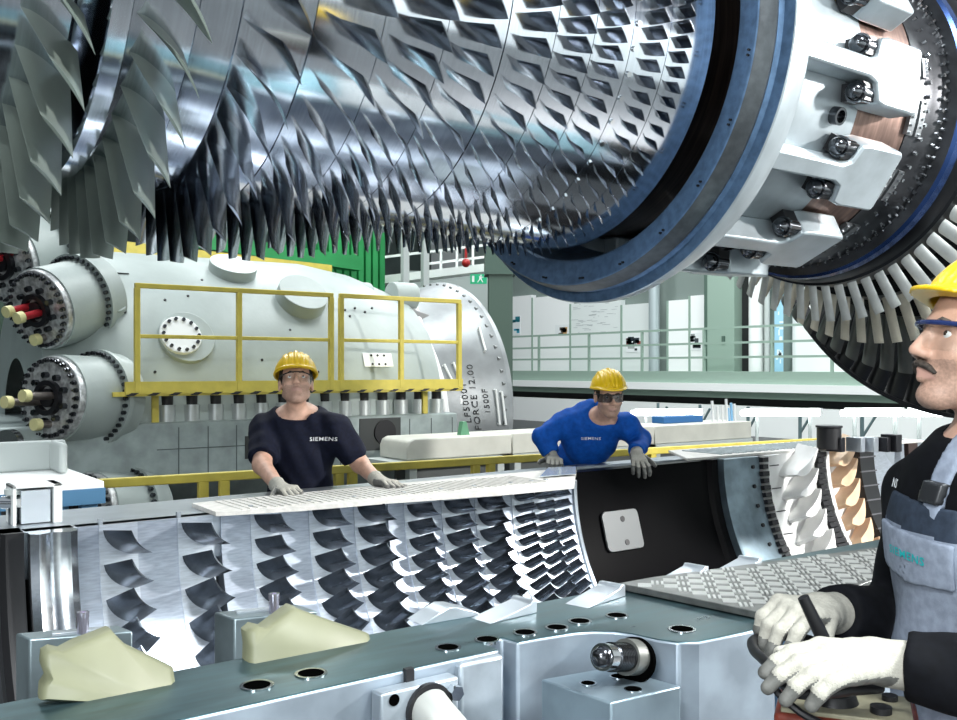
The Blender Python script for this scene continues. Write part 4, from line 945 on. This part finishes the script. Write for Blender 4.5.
lens = glass_mat('clear_lens', (.97, .98, .98)); gframe = mat('glasses_black', (.01, .011, .014), 0, .3); gframe_b = mat('glasses_blue', (.015, .03, .12), 0, .25)
lens_d = glass_mat('shaded_lens', (.62, .64, .66))  # darker tint stands in for the helmet brim's shade on the eyes
ltr = mat('white_print', (.85, .86, .88), 0, .6); teal = mat('teal_print', (.0, .38, .40), 0, .6)

def hand_prims(wr, d, n, side, curl, spread=(.10, .03, -.04, -.12), thumb=(.75, .25), sc=1.0, tcurl=.5):
    """wr wrist point, d wrist->knuckles, n back-of-hand normal, side = +1 if the thumb is on +cross(d,n)."""
    d = unit(d); n = unit(nv(n) - d * (nv(n) @ d)); s = np.cross(d, n) * side; wr = nv(wr)
    palm = []; fing = []; dors = []
    offs = (.030, .010, -.011, -.031); lens_ = ((.045, .026, .022), (.049, .030, .023), (.046, .028, .022), (.036, .021, .019))
    for i in range(4):
        k = wr + d * (.088 - .004 * abs(i - 1)) * sc + s * offs[i] * sc
        palm.append((wr + d * .012 + s * offs[i] * .62 * sc, k, .0155 * sc, .0125 * sc))
        dd = unit(d + s * spread[i]); cu = curl[i] if hasattr(curl[0], '__len__') else curl
        p = k; a = 0
        for j in range(3):
            a += cu[j]; dr = dd * math.cos(a) - n * math.sin(a); q = p + dr * lens_[i][j] * sc
            r0 = (.0108, .0100, .0092, .0083)[j] * sc; r1 = (.0100, .0092, .0082)[j] * sc
            fing.append((p, q, r0, r1, i)); dors.append(n * math.cos(a) + dd * math.sin(a)); p = q
    b = wr + d * .028 * sc + s * .026 * sc
    t1 = unit(d * (1 - thumb[0] * .4) + s * thumb[0] - n * thumb[1])
    m = b + t1 * .040 * sc; t2 = unit(t1 + d * tcurl * .6 - s * tcurl * .25); m2 = m + t2 * .032 * sc; t3 = unit(t2 + d * tcurl * .5 - s * tcurl * .3); e_ = m2 + t3 * .026 * sc
    fing += [(b, m, .0150 * sc, .0115 * sc, 4), (m, m2, .0115 * sc, .0105 * sc, 4), (m2, e_, .0105 * sc, .0090 * sc, 4)]
    dors += [unit(n * .5 + s * .7)] * 3
    return palm, fing, (d, n, s, wr), dors
def glove(name, wr, elbow, d, n, side, curl, root, label=None, h=.004, coat=.70, tipc=1.0, **k):
    palm, fing, (d, n, s, wr), dors = hand_prims(wr, d, n, side, curl, **k)
    fdir = unit(nv(elbow) - wr)
    def fn(P):
        a = np.full(len(P), 9.)
        for p, q, r0, r1 in palm: a = smin(a, cap(P, p, q, r0 + .002, r1 + .002), .014)
        a = smin(a, cap(P, wr + d * .005, wr + fdir * .055, .033, .039), .02)
        a = smax(a, -(((P - (wr + fdir * .052)) @ -fdir)), .003)
        for i in range(5):
            f = np.full(len(P), 9.)
            for p, q, r0, r1, j in fing:
                if j == i: f = smin(f, cap(P, p, q, r0 + .0012, r1 + .0012), .004)
            a = smin(a, f, .006)
        return a
    pts = np.array([x for p in palm for x in p[:2]] + [x for p in fing for x in p[:2]] + [wr + fdir * .06])
    def fm(c):
        segs = [(p, q, n, 0) for p, q, _, _ in palm] + [(f[0], f[1], dn, k % 3 if f[4] < 4 else 0) for k, (f, dn) in enumerate(zip(fing, dors))]
        best = np.full(len(c), 9.); dot = np.zeros(len(c)); tip = np.zeros(len(c))
        for p, q, dn, k in segs:
            v = q - p; t = np.clip(((c - p) @ v) / (v @ v), 0, 1); w = c - p - t[:, None] * v; L = np.linalg.norm(w, axis=1); m = L < best
            best[m] = L[m]; dot[m] = (w[m] @ dn) / np.maximum(L[m], 1e-6); tip[m] = k + t[m]
        return ((dot < coat) | (tip > tipc)) & ((c - wr) @ d > .012)
    o = sdf_obj(name, fn, pts.min(0) - .05, pts.max(0) + .05, h, [glove_w, glove_g], root, fm)
    return o

def person(label, J, fwd, hup, tors, opts):
    """J joints in world metres: head,neck,chest,waist,pelvis,shL,shR,elL,elR,wrL,wrR,hiL..; fwd/hup head axes; tors = torso forward."""
    J = {k: nv(v) for k, v in J.items()}; root = thing('person', label, 'person', (J['pelvis'][0], J['pelvis'][1], 0))
    HF = frame(fwd, hup); hc = J['head']; up_t = unit(J['neck'] - J['pelvis']); TF = frame(tors, up_t)
    loc = lambda P: (P - hc) @ HF; tl = lambda P: (P - J['chest']) @ TF
    hl = lambda a: hc + HF @ nv(a)
    def torso(P, g=0.0):
        d = ell(P, J['chest'] + up_t * .03, nv((.118, .172, .20)) + g, TF)
        d = smin(d, ell(P, J['waist'], nv((.105, .150, .19)) + g, TF), .06)
        d = smin(d, ell(P, J['pelvis'], nv((.115, .165, .14)) + g, TF), .06)
        for s in 'LR': d = smin(d, cap(P, J['neck'] - up_t * .055, J['sh' + s], .062 + g, .060 + g), .05)
        return d
    def arm(P, s, g=0.0, fore=True):
        d = cap(P, J['sh' + s], J['el' + s], .058 + g, .044 + g)
        return smin(d, cap(P, J['el' + s], J['wr' + s], .043 + g, .029 + g), .02) if fore else d
    def legs(P, g=0.0):
        d = np.full(len(P), 9.)
        for s in 'LR': d = np.minimum(d, smin(cap(P, J['hi' + s], J['kn' + s], .088 + g, .060 + g), cap(P, J['kn' + s], J['an' + s], .058 + g, .044 + g), .03))
        return d
    def body(P):
        d = smin(torso(P), legs(P), .04)
        d = smin(d, cap(P, J['neck'] - up_t * .04, hl((-.022, 0, -.05)), opts.get('neckr', .048), .047), .03)
        for s in 'LR':
            d = smin(d, arm(P, s), .03)
            d = smin(d, cap(P, J['wr' + s], J['wr' + s] + unit(J['wr' + s] - J['el' + s]) * .02, .022, .018), .02)
        for s in 'LR': d = smin(d, cap(P, J['an' + s] - nv((0, 0, .03)), J['an' + s] + TF[:, 0] * .15 * nv((1, 1, 0)) - nv((0, 0, .045)), .045, .035), .02)
        return smin(d, head_sdf(loc(P)), .02)
    allp = np.array(list(J.values())); lo = allp.min(0) - .28; hi = allp.max(0) + .28; lo[2] = -.02
    stub = opts.get('stubble', .5)
    def bodymat(c):
        q = loc(c); qa = np.abs(q[:, 1]); lip = (np.abs(q[:, 2] + .069 - .08 * qa * 0) < .0085) & (q[:, 0] > .078) & (qa < .024)
        jaw = (q[:, 2] < -.043) & (q[:, 2] > -.135) & (q[:, 0] > .004) & (np.linalg.norm(q, axis=1) < .15)
        return np.where(lip, 2, np.where(jaw, 1, 0))
    sdf_obj('body', body, lo, hi, opts.get('hb', .006), [skin, stubble, lipm], root, bodymat)
    # shirt
    ph = opts.get('seed', 0)
    def folds(P): return .0035 * np.sin(P @ nv((38, 22, 30)) + ph) * np.sin(P @ nv((-17, 33, 21)) + 2 * ph) + .0025 * np.sin(P @ nv((60, -40, 35)))
    neck_n = unit(up_t + TF[:, 0] * .35); nk = J['neck'] + neck_n * opts.get('collar', .012)
    def shirt(P):
        d = torso(P, .012)
        for s in 'LR':
            lng = opts.get('long', False)
            a = arm(P, s, opts.get('sleeve', .016), lng)
            if not lng:
                ax = unit(J['el' + s] - J['sh' + s]); L = np.linalg.norm(J['el' + s] - J['sh' + s])
                a = smax(a, (P - J['sh' + s]) @ ax - L * .82, .004)
            else:
                ax = unit(J['wr' + s] - J['el' + s]); a = smax(a, (P - (J['wr' + s] - ax * .035)) @ ax, .006)
            d = smin(d, a, .035)
        d = d + folds(P)
        d = smin(d, cap(P, J['neck'] - up_t * .02, J['neck'] + neck_n * .01, .078, .068), .02)
        d = smax(d, -np.maximum(-((P - nk) @ neck_n), np.linalg.norm(P - nk, axis=1) - .105), .004)
        d = smax(d, -cap(P, J['neck'] - up_t * .01, J['neck'] + neck_n * .2, .056, .058), .004)
        return smax(d, (P - (J['pelvis'] - up_t * .08)) @ -up_t, .005)
    so = sdf_obj('shirt', shirt, lo, hi, opts.get('hs', .007), opts['shirt'], root)
    def trou(P):
        d = smin(legs(P, .016), torso(P, .008), .04) + folds(P)
        return smax(smax(d, (P - (J['pelvis'] + up_t * .06)) @ up_t, .005), -(P[:, 2] - .06), .005)
    sdf_obj('trousers', trou, lo, hi, .010, opts['trousers'], root)
    for s in 'LR':
        a = J['an' + s]; f = TF[:, 0] * nv((1, 1, 0)); f = unit(f)
        sdf_obj('shoe', lambda P: smax(smin(cap(P, a - nv((0, 0, .02)), a - nv((0, 0, .035)) - f * .02, .052, .05), cap(P, a - nv((0, 0, .03)), a + f * .16 - nv((0, 0, .045)), .048, .038), .03), -(P[:, 2] - .004), .004), a - .26, a + .26, .009, black_iron, root)
    # helmet, eyes, glasses, hair
    def helmet(P):
        q = loc(P); t = opts.get('htilt', 0.); c, s_ = math.cos(t), math.sin(t); q = q - nv((opts.get('hback', 0), 0, .045)); q = np.stack([q[:, 0] * c + q[:, 2] * s_, q[:, 1], -q[:, 0] * s_ + q[:, 2] * c], 1)
        d = ell(q, (-.012, 0, .0), (.126, .104, .112))
        for y in (-.055, -.028, 0, .028, .055):
            w = .0045 if y else .007
            d = smin(d, np.maximum(ell(q, (-.012, 0, .0), (.126 + w, .104 + w, .112 + w)), np.abs(q[:, 1] - y) - .008), .006)
        d = np.maximum(d, -q[:, 2])
        inn = ell(q, (-.012, 0, -.004), (.119, .097, .105))
        brim = np.maximum(ell(q, (-.008, 0, 0), (.130, .108, .20)), np.abs(q[:, 2] - .003) - .006)
        pk = np.maximum(ell(q, (.030, 0, 0), (.118, .090, .3)), np.abs(q[:, 2] - .004 + .12 * np.maximum(q[:, 0] - .06, 0)) - .0042); pk = np.maximum(pk, -(q[:, 0] - .02))
        return np.maximum(smin(smin(d, brim, .006), pk, .008), -inn)
    he = sdf_obj('helmet', helmet, hc - .24, hc + .24, opts.get('hh', .0035), helm, root)
    for s in (1, -1):
        e = hl((.0715, .031 * s, -.001)); eo = sub_world('eye', MB().ball((0, 0, 0), .0115, 14), eyew, root, e)
        gz = HF @ unit(nv(opts.get('gaze', (1, 0, 0))))
        sub('iris', MB().ball(tuple(gz * .0070), .0060, 10), iris, eo)
    hm = opts.get('hair', hair_m)
    def hair(P):
        q = loc(P); d = ell(q, (-.017, 0, .030), (.101, .083, .093)); qa = q.copy(); qa[:, 1] = np.abs(qa[:, 1])
        side = smax(d, -(q[:, 2] + .045 + .9 * np.maximum(q[:, 0] + .005, 0)), .004); side = smax(side, q[:, 0] - .045, .006); side = smax(side, -ell(qa, (-.012, .08, -.008), (.026, .02, .038)), .004)
        side = smax(side, q[:, 2] - .07, .004)
        return side
    if not opts.get('nohair'): sdf_obj('hair', hair, hc - .16, hc + .16, .004, hm, root)
    br = MB()
    for s in (1, -1): br.tube([hl((.0935, .013 * s, .017)), hl((.091, .03 * s, .023)), hl((.077, .048 * s, .017))], [.003, .004, .0022], 8)
    part('eyebrows', br, hm, root)
    lb = MB()
    A, B, nA = .108, .081, 22; vs = []; fs = []
    for i in range(nA + 1):
        a = R(-72 + 144 * i / nA); nose_n = .016 * math.exp(-(a / .16) ** 2)
        for zz in (-.030 + nose_n, .014):
            for rr in (0, .0016): vs.append(hl(((A + rr) * math.cos(a) - .002, (B + rr) * math.sin(a), zz)))
    for i in range(nA):
        o_ = 4 * i; p_ = 4 * (i + 1)
        fs += [(o_, o_ + 2, p_ + 2, p_), (o_ + 1, p_ + 1, p_ + 3, o_ + 3), (o_, p_, p_ + 1, o_ + 1), (o_ + 2, o_ + 3, p_ + 3, p_ + 2)]
    fs += [(0, 1, 3, 2), (4 * nA, 4 * nA + 2, 4 * nA + 3, 4 * nA + 1)]
    gl = part('safety_glasses', MB().add(vs, fs), opts.get('lens', lens), root, smooth=60)
    fr = MB(); fr.tube([hl(((A + .001) * math.cos(R(-74 + 148 * i / 18)) - .002, (B + .001) * math.sin(R(-74 + 148 * i / 18)), .0155)) for i in range(19)], opts.get('fr', .0032), 8)
    for s in (1, -1): fr.tube([hl((.028, .081 * s, .014)), hl((-.01, .083 * s, .012)), hl((-.045, .082 * s, .006))], .0032, 8)
    sub_ = part('glasses_frame', fr, opts.get('gframe', gframe), root)
    return root, J, HF, TF, so, dict(torso=torso, arm=arm, tl=tl, up=up_t, folds=folds, lo=lo, hi=hi, hl=hl, loc=loc)
def sub_world(name, mb, m, root, loc):
    o = obj(name, mb, m); o.location = loc - nv(root.location); o.parent = root; return o
from mathutils.bvhtree import BVHTree
def print_on(target, s, size, px, py, ex, m, root, w=1.0, t=3.0, shear=0.0, bold=0.0, upd=None):
    """lettering laid on the cloth: each letter point is dropped onto the garment's surface along its outward direction"""
    me = target.data; mw = Matrix.Translation(Vector(root.location)) @ target.matrix_parent_inverse
    bv = BVHTree.FromPolygons([(mw @ v.co) for v in me.vertices], [tuple(p.vertices) for p in me.polygons])
    d0 = ray(px, py).normalized(); hit = bv.ray_cast(EYE, d0)
    if hit[0] is None: return
    p0, n0 = hit[0], hit[1].normalized(); ex = Vector(ex); ex = (ex - n0 * ex.dot(n0)).normalized(); ey = (Vector(upd) if upd is not None else UP).copy(); ey = (ey - n0 * ey.dot(n0) - ex * ey.dot(ex) * (0 if upd is not None else 1)).normalized()
    vs, fs = text_geo(s, size, w, bold); out = []
    for x, y in vs:
        q = p0 + ex * x + ey * y + n0 * .08; h_ = bv.ray_cast(q, -n0); out.append((h_[0] + n0 * .0025) if h_[0] is not None else p0 + ex * x + ey * y + n0 * .003)
    part('chest_lettering', MB().add(out, fs), m, root, smooth=0)

def stand(J, pel, tors, sp=.10):
    pel = nv(pel); L = np.cross((0, 0, 1), unit(nv(tors) * nv((1, 1, 0))))
    for s, k in (('L', 1), ('R', -1)):
        J['hi' + s] = pel + L * .09 * k - nv((0, 0, .05)); J['kn' + s] = J['hi' + s] * nv((1, 1, 0)) + L * .02 * k + nv((0, 0, .5)); J['an' + s] = J['hi' + s] * nv((1, 1, 0)) + L * sp * .3 * k + nv((0, 0, .09))
    return J

# ---- man in navy (left)
toC = unit(nv((-.42, -.91, 0)))
J1 = dict(head=at(296, 383, 4.62), neck=at(297, 413, 4.70), chest=at(299, 447, 4.72), waist=at(300, 482, 4.75), pelvis=at(301, 515, 4.78),
          shR=at(266, 430, 4.70), shL=at(335, 430, 4.68), elR=at(262, 465, 4.50), elL=at(360, 464, 4.72), wrR=at(280, 489, 4.31), wrL=at(379, 482, 4.55))
stand(J1, J1['pelvis'], toC)
r1, J, HF, TF, so, U = person('man in navy T-shirt and yellow helmet, looking up, gloved hands on the mat', J1, (toC[0] + .02, toC[1], .42), (0, 0, 1), toC,
    dict(shirt=navy, trousers=navy, gaze=(1, .05, .45), seed=1.0, sleeve=.022, htilt=-.05))
print_on(so, 'SIEMENS', .027, 309.5, 441, RT, ltr, r1, w=1.15, bold=.0003)
mz = 1.094
def handflat(root, J, s, tgt, curl, side, **k):
    w = nv(tgt); glove('glove', w, J['el' + s], unit(k.pop('d')), k.pop('n'), side, curl, root, **k)
h1 = on_z(283, 492, 1.115); glove('glove', J['wrR'], J['elR'], nv(h1) + nv((.08, -.03, 0)) - J['wrR'], (-.1, -.3, 1), 1, (.45, .75, .5), r1, sc=1.12)
glove('glove', J['wrL'], J['elL'], nv(on_z(392, 483, 1.11)) - J['wrL'], (.1, -.3, 1), -1, (.35, .7, .5), r1, sc=1.12)

# ---- man in blue (right of him, leaning in)
J2 = dict(head=at(609, 396, 5.52), neck=at(600, 415, 5.66), chest=at(589, 436, 5.80), waist=at(580, 460, 6.0), pelvis=at(573, 480, 6.2),
          shR=at(565, 424, 5.74), shL=at(626, 426, 5.70), elR=at(543, 437, 5.72), elL=at(640, 440, 5.78), wrR=at(553, 459, 5.68), wrL=at(636, 454, 5.52))
t2 = unit(nv((-.54, -.84, 0)))
stand(J2, J2['pelvis'], t2)
r2, J, HF, TF, so, U = person('man in a bright blue sweatshirt and yellow helmet, leaning over the casing edge', J2, (-.50, -.86, -.06), (-.05, -.05, 1), (t2[0], t2[1], -.25),
    dict(shirt=royal, trousers=slate, long=True, seed=2.3, sleeve=.020, htilt=.03, lens=lens_d, collar=.004))
print_on(so, 'SIEMENS', .024, 581, 439.5, RT, ltr, r2, w=1.15, bold=.0003)
glove('glove', J['wrR'], J['elR'], nv(on_z(556, 465, 1.12)) - J['wrR'] + nv((.0, -.05, 0)), (-.2, -.5, 1), 1, (.5, .7, .5), r2, sc=1.15)
glove('glove', J['wrL'], J['elL'], (-.46, -.74, -.36), (-.40, -.50, .8), -1, (.25, .75, .6), r2, sc=1.08, spread=(.22, .06, -.10, -.26))
# ---- near worker at the right edge
toL = unit(-nv(RT) * .97 - nv(FW) * .10)
J3 = dict(head=at(981, 344, 1.60), neck=at(988, 444, 1.60), chest=at(983, 560, 1.60), waist=at(975, 690, 1.62), pelvis=at(970, 830, 1.64),
          shR=at(932, 500, 1.74), shL=at(1075, 515, 1.44), elR=at(905, 620, 1.86), elL=at(1045, 690, 1.34), wrR=at(824, 612, 1.68), wrL=at(880, 661, 1.44))
stand(J3, J3['pelvis'], toL)
r3, J, HF, TF, so, U = person('near man in yellow helmet and grey dungarees holding a remote control, in profile', J3, (-RT.x * .985 - FW.x * .06, -RT.y * .985 - FW.y * .06, .20), (0, 0, 1), toL,
    dict(shirt=blackc, trousers=grey_o, long=True, seed=.4, sleeve=.022, hb=.0042, hs=.006, hh=.003, gframe=gframe_b, fr=.0045, gaze=(1, .0, .25), htilt=.22, hback=-.015, hair=mat('grey_brown_hair', (.10, .08, .065), 0, .6, noise=.5, nscale=120), collar=.034))
tor, tl, upt = U['torso'], U['tl'], U['up']
def bibf(P):
    q = tl(P); d = tor(P, .020) + U['folds'](P) * .6; side = np.abs(q[:, 1]) - (.125 - .25 * np.maximum(q[:, 2] + .02, 0))
    return smax(smax(smax(d, -tor(P, .010), .002), side, .004), smax(q[:, 2] - .105, -(q[:, 0] - .0), .004), .004)
bib = sdf_obj('bib', bibf, U['lo'], U['hi'], .005, [grey_o, slate], r3, lambda c: tl(c)[:, 2] > .055)
def flapf(P):
    q = tl(P); d = tor(P, .027) + U['folds'](P) * .6
    return smax(smax(smax(d, -tor(P, .020), .002), np.abs(q[:, 1] - .0) - .105, .004), smax(q[:, 2] - .052, -(q[:, 2] + .035 - .12 * np.abs(q[:, 1])), .004) , .004) + np.where(q[:, 0] < 0, 1, 0)
flap = sdf_obj('pocket_flap', flapf, U['lo'], U['hi'], .004, grey_o, r3)
def strapf(P):
    q = tl(P); d = np.minimum(tor(P, .021), 9); w = np.abs(q[:, 1] - .045) - .019
    return smax(smax(smax(d, -tor(P, .009), .002), w, .003), -(q[:, 2] - .08), .003)
sdf_obj('shoulder_strap', strapf, U['lo'], U['hi'], .0045, grey_o, r3)
def bucklef(P):
    q = tl(P); d = tor(P, .030); w = np.abs(q[:, 1] - .045) - .021
    return smax(smax(smax(d, -tor(P, .014), .002), w, .003), np.abs(q[:, 2] - .125) - .018, .003) + np.where(q[:, 0] < 0, 1, 0)
sdf_obj('buckle', bucklef, U['lo'], U['hi'], .004, mat('buckle_dark', (.03, .032, .036), .3, .35), r3)
print_on(flap, 'SIEMENS', .019, 891, 551, Vector(TF[:, 1]), teal, r3, w=1.25, bold=.0004)
print_on(so, 'NS', .022, 893, 486, Vector(TF[:, 1]), ltr, r3, w=1.1, bold=.0006)
hl = U['hl']
ms = MB()
for s in (1, -1): ms.tube([hl((.101, .0, -.0525)), hl((.099, .010 * s, -.054)), hl((.092, .022 * s, -.059)), hl((.084, .030 * s, -.067))], [.006, .0065, .0055, .003], 8)
part('moustache', ms, mat('moustache_hair', (.06, .045, .035), 0, .7, noise=.5, nscale=200), r3)
hR = glove('glove', J['wrR'], J['elR'], nv(at(780, 609, 1.60)) - J['wrR'], UP * .95 - FW * .2, -1, ((.55, .60, .35), (.65, .70, .40), (.75, .80, .45), (.80, .85, .45)), r3, h=.0026, coat=.25, tipc=1.7, thumb=(.55, .95), sc=1.10, spread=(.22, .07, -.08, -.22))
hL = glove('glove', J['wrL'], J['elL'], nv(at(810, 660, 1.38)) - J['wrL'], UP * .93 - FW * .36, 1, ((.22, .42, .30), (.26, .45, .30), (.30, .48, .32), (.34, .50, .35)), r3, h=.0026, thumb=(.7, .5), sc=1.10, coat=.15, tipc=2.2, spread=(.03, .01, -.02, -.05))
# ---- the remote control he holds
rc = thing('remote_control', 'red crane remote control with black loop handle in the gloves of the near man', 'remote control', tuple(at(850, 715, 1.50)))
ctr = at(846, 716, 1.50); RMx = Matrix((RT * .93 - FW * .36, RT * .36 + FW * .93, UP)).transposed().to_4x4(); RM = Matrix.Translation(ctr) @ RMx
part('body', MB().box((0, 0, -.03), (.21, .14, .09), RM), mat('remote_red', (.17, .028, .014), 0, .4, noise=.2, nscale=12), rc, bevel=.008)
part('panel', MB().box((-.0, 0, .018), (.19, .125, .008), RM), mat('remote_panel', (.27, .25, .17), 0, .5, noise=.2, nscale=30), rc, bevel=.002)
jk = part('joystick', MB().cyl(RM @ Vector((-.02, -.0, .02)), RM @ Vector((-.02, 0, .036)), .040, .034, n=28).cyl(RM @ Vector((-.02, 0, .036)), RM @ Vector((-.02, 0, .052)), .031, .022, n=28).cyl(RM @ Vector((-.02, 0, .052)), RM @ Vector((-.02, 0, .07)), .02, .012, n=28), black_iron, rc)
part('button', MB().cyl(RM @ Vector((.05, -.03, .02)), RM @ Vector((.05, -.03, .032)), .016, n=20), black_iron, rc); part('button', MB().cyl(RM @ Vector((.065, .035, .02)), RM @ Vector((.065, .035, .03)), .012, n=20), black_iron, rc)
lp = [at(880, 688, 1.46), at(852, 690, 1.42), at(813, 694, 1.39), at(790, 690, 1.40), at(778, 674, 1.44), at(764, 660, 1.50), at(754, 650, 1.56), at(754, 640, 1.62), at(775, 636, 1.68), at(810, 640, 1.70), at(840, 655, 1.66)]
def smooth_path(p, n=6):
    out = []
    for i in range(len(p) - 1):
        a, b, c, d = p[max(i - 1, 0)], p[i], p[i + 1], p[min(i + 2, len(p) - 1)]
        for k in range(n): t = k / n; out.append(.5 * ((2 * b) + (c - a) * t + (2 * a - 5 * b + 4 * c - d) * t * t + (3 * b - a - 3 * c + d) * t ** 3))
    return out + [p[-1]]
part('loop_handle', MB().tube(smooth_path(lp), .0085, 12), black_iron, rc)
part('lever', MB().tube([at(829, 652, 1.53), at(818, 628, 1.53), at(803, 597, 1.53)], [.012, .011, .009], 12), black_iron, rc, smooth=50)
part('strap', MB().tube(smooth_path([at(772, 668, 1.46), at(776, 690, 1.44), at(800, 712, 1.42), at(822, 724, 1.41)]), .006, 8), black_iron, rc)
# ================================================================ CAMERA, LIGHT
cd = bpy.data.cameras.new('camera'); cam = bpy.data.objects.new('camera', cd); COL.objects.link(cam); SC.camera = cam
cd.sensor_fit = 'HORIZONTAL'; cd.sensor_width = 36; cd.lens = 36 * F / 957; cd.shift_y = (HY - 360) / 957; cd.clip_end = 200; cd.clip_start = .05
cam.location = EYE; M = Matrix((RT, UP, -FW)).transposed(); cam.rotation_euler = M.to_euler()
w = bpy.data.worlds.new('hall_light'); SC.world = w; w.use_nodes = True; nt = w.node_tree; N = nt.nodes; L = nt.links
bg = N['Background']; tc = N.new('ShaderNodeTexCoord'); sp = N.new('ShaderNodeSeparateXYZ'); L.new(tc.outputs['Generated'], sp.inputs[0])
rp = N.new('ShaderNodeValToRGB'); mr = N.new('ShaderNodeMapRange'); mr.inputs['From Min'].default_value = -1
L.new(sp.outputs['Z'], mr.inputs['Value']); L.new(mr.outputs['Result'], rp.inputs['Fac'])
els = [(0, (.02, .022, .025)), (.44, (.03, .035, .04)), (.485, (.35, .42, .5)), (.52, (1.1, 1.2, 1.3)), (.56, (.9, 1.0, 1.1)), (.60, (.25, .3, .36)), (.72, (.18, .22, .27)), (.8, (.9, .98, 1.05)), (1, (.7, .8, .9))]
cr = rp.color_ramp
cr.elements[0].position, cr.elements[0].color = els[0][0], (*els[0][1], 1); cr.elements[1].position, cr.elements[1].color = els[-1][0], (*els[-1][1], 1)
for p_, c_ in els[1:-1]: e_ = cr.elements.new(p_); e_.color = (*c_, 1)
L.new(rp.outputs['Color'], bg.inputs['Color']); bg.inputs['Strength'].default_value = .45
def area(name, loc, tgt, size, pw, col=(1, 1, 1), sy=None):
    l = bpy.data.lights.new(name, 'AREA'); l.energy = pw; l.color = col; l.size = size
    if sy: l.shape = 'RECTANGLE'; l.size_y = sy
    o = bpy.data.objects.new(name, l); COL.objects.link(o); o.location = loc
    o.rotation_euler = (Vector(tgt) - Vector(loc)).to_track_quat('-Z', 'Y').to_euler(); return o
area('flash_right', (7.2, -1.6, 3.6), (2.0, 3.3, 1.1), .35, 640, (1, .98, .95))
area('flash_left', (-2.6, -1.4, 2.7), (1.5, 2.0, 1.1), .9, 110, (.93, .97, 1))
for x in (2, 7, 12, 17):
    for y in (8, 14): area('hall_area_light', (x, y, 9.0), (x, y, 0), 1.2, 270, (.95, 1, 1), 3.5)
for x in (-4, 3, 10): area('hall_area_light', (x, -2.2, 6.5), (x, -4, 1.6), 1.2, 950, (.95, 1, 1), 3.5)  # added lights that brighten the reflector wall behind the camera
for y in (8, 16, 23): area('hall_area_light', (14.5, y, 7.5), (20.6, y, 2.2), 1.0, 170, (.95, 1, 1), 3.5)  # added lights aimed at the mezzanine partitions to brighten them
SC.view_settings.view_transform = 'Standard'; SC.view_settings.look = 'None'; SC.view_settings.gamma = 1; SC.view_settings.use_curve_mapping = False
SC.view_settings.exposure = 0.30
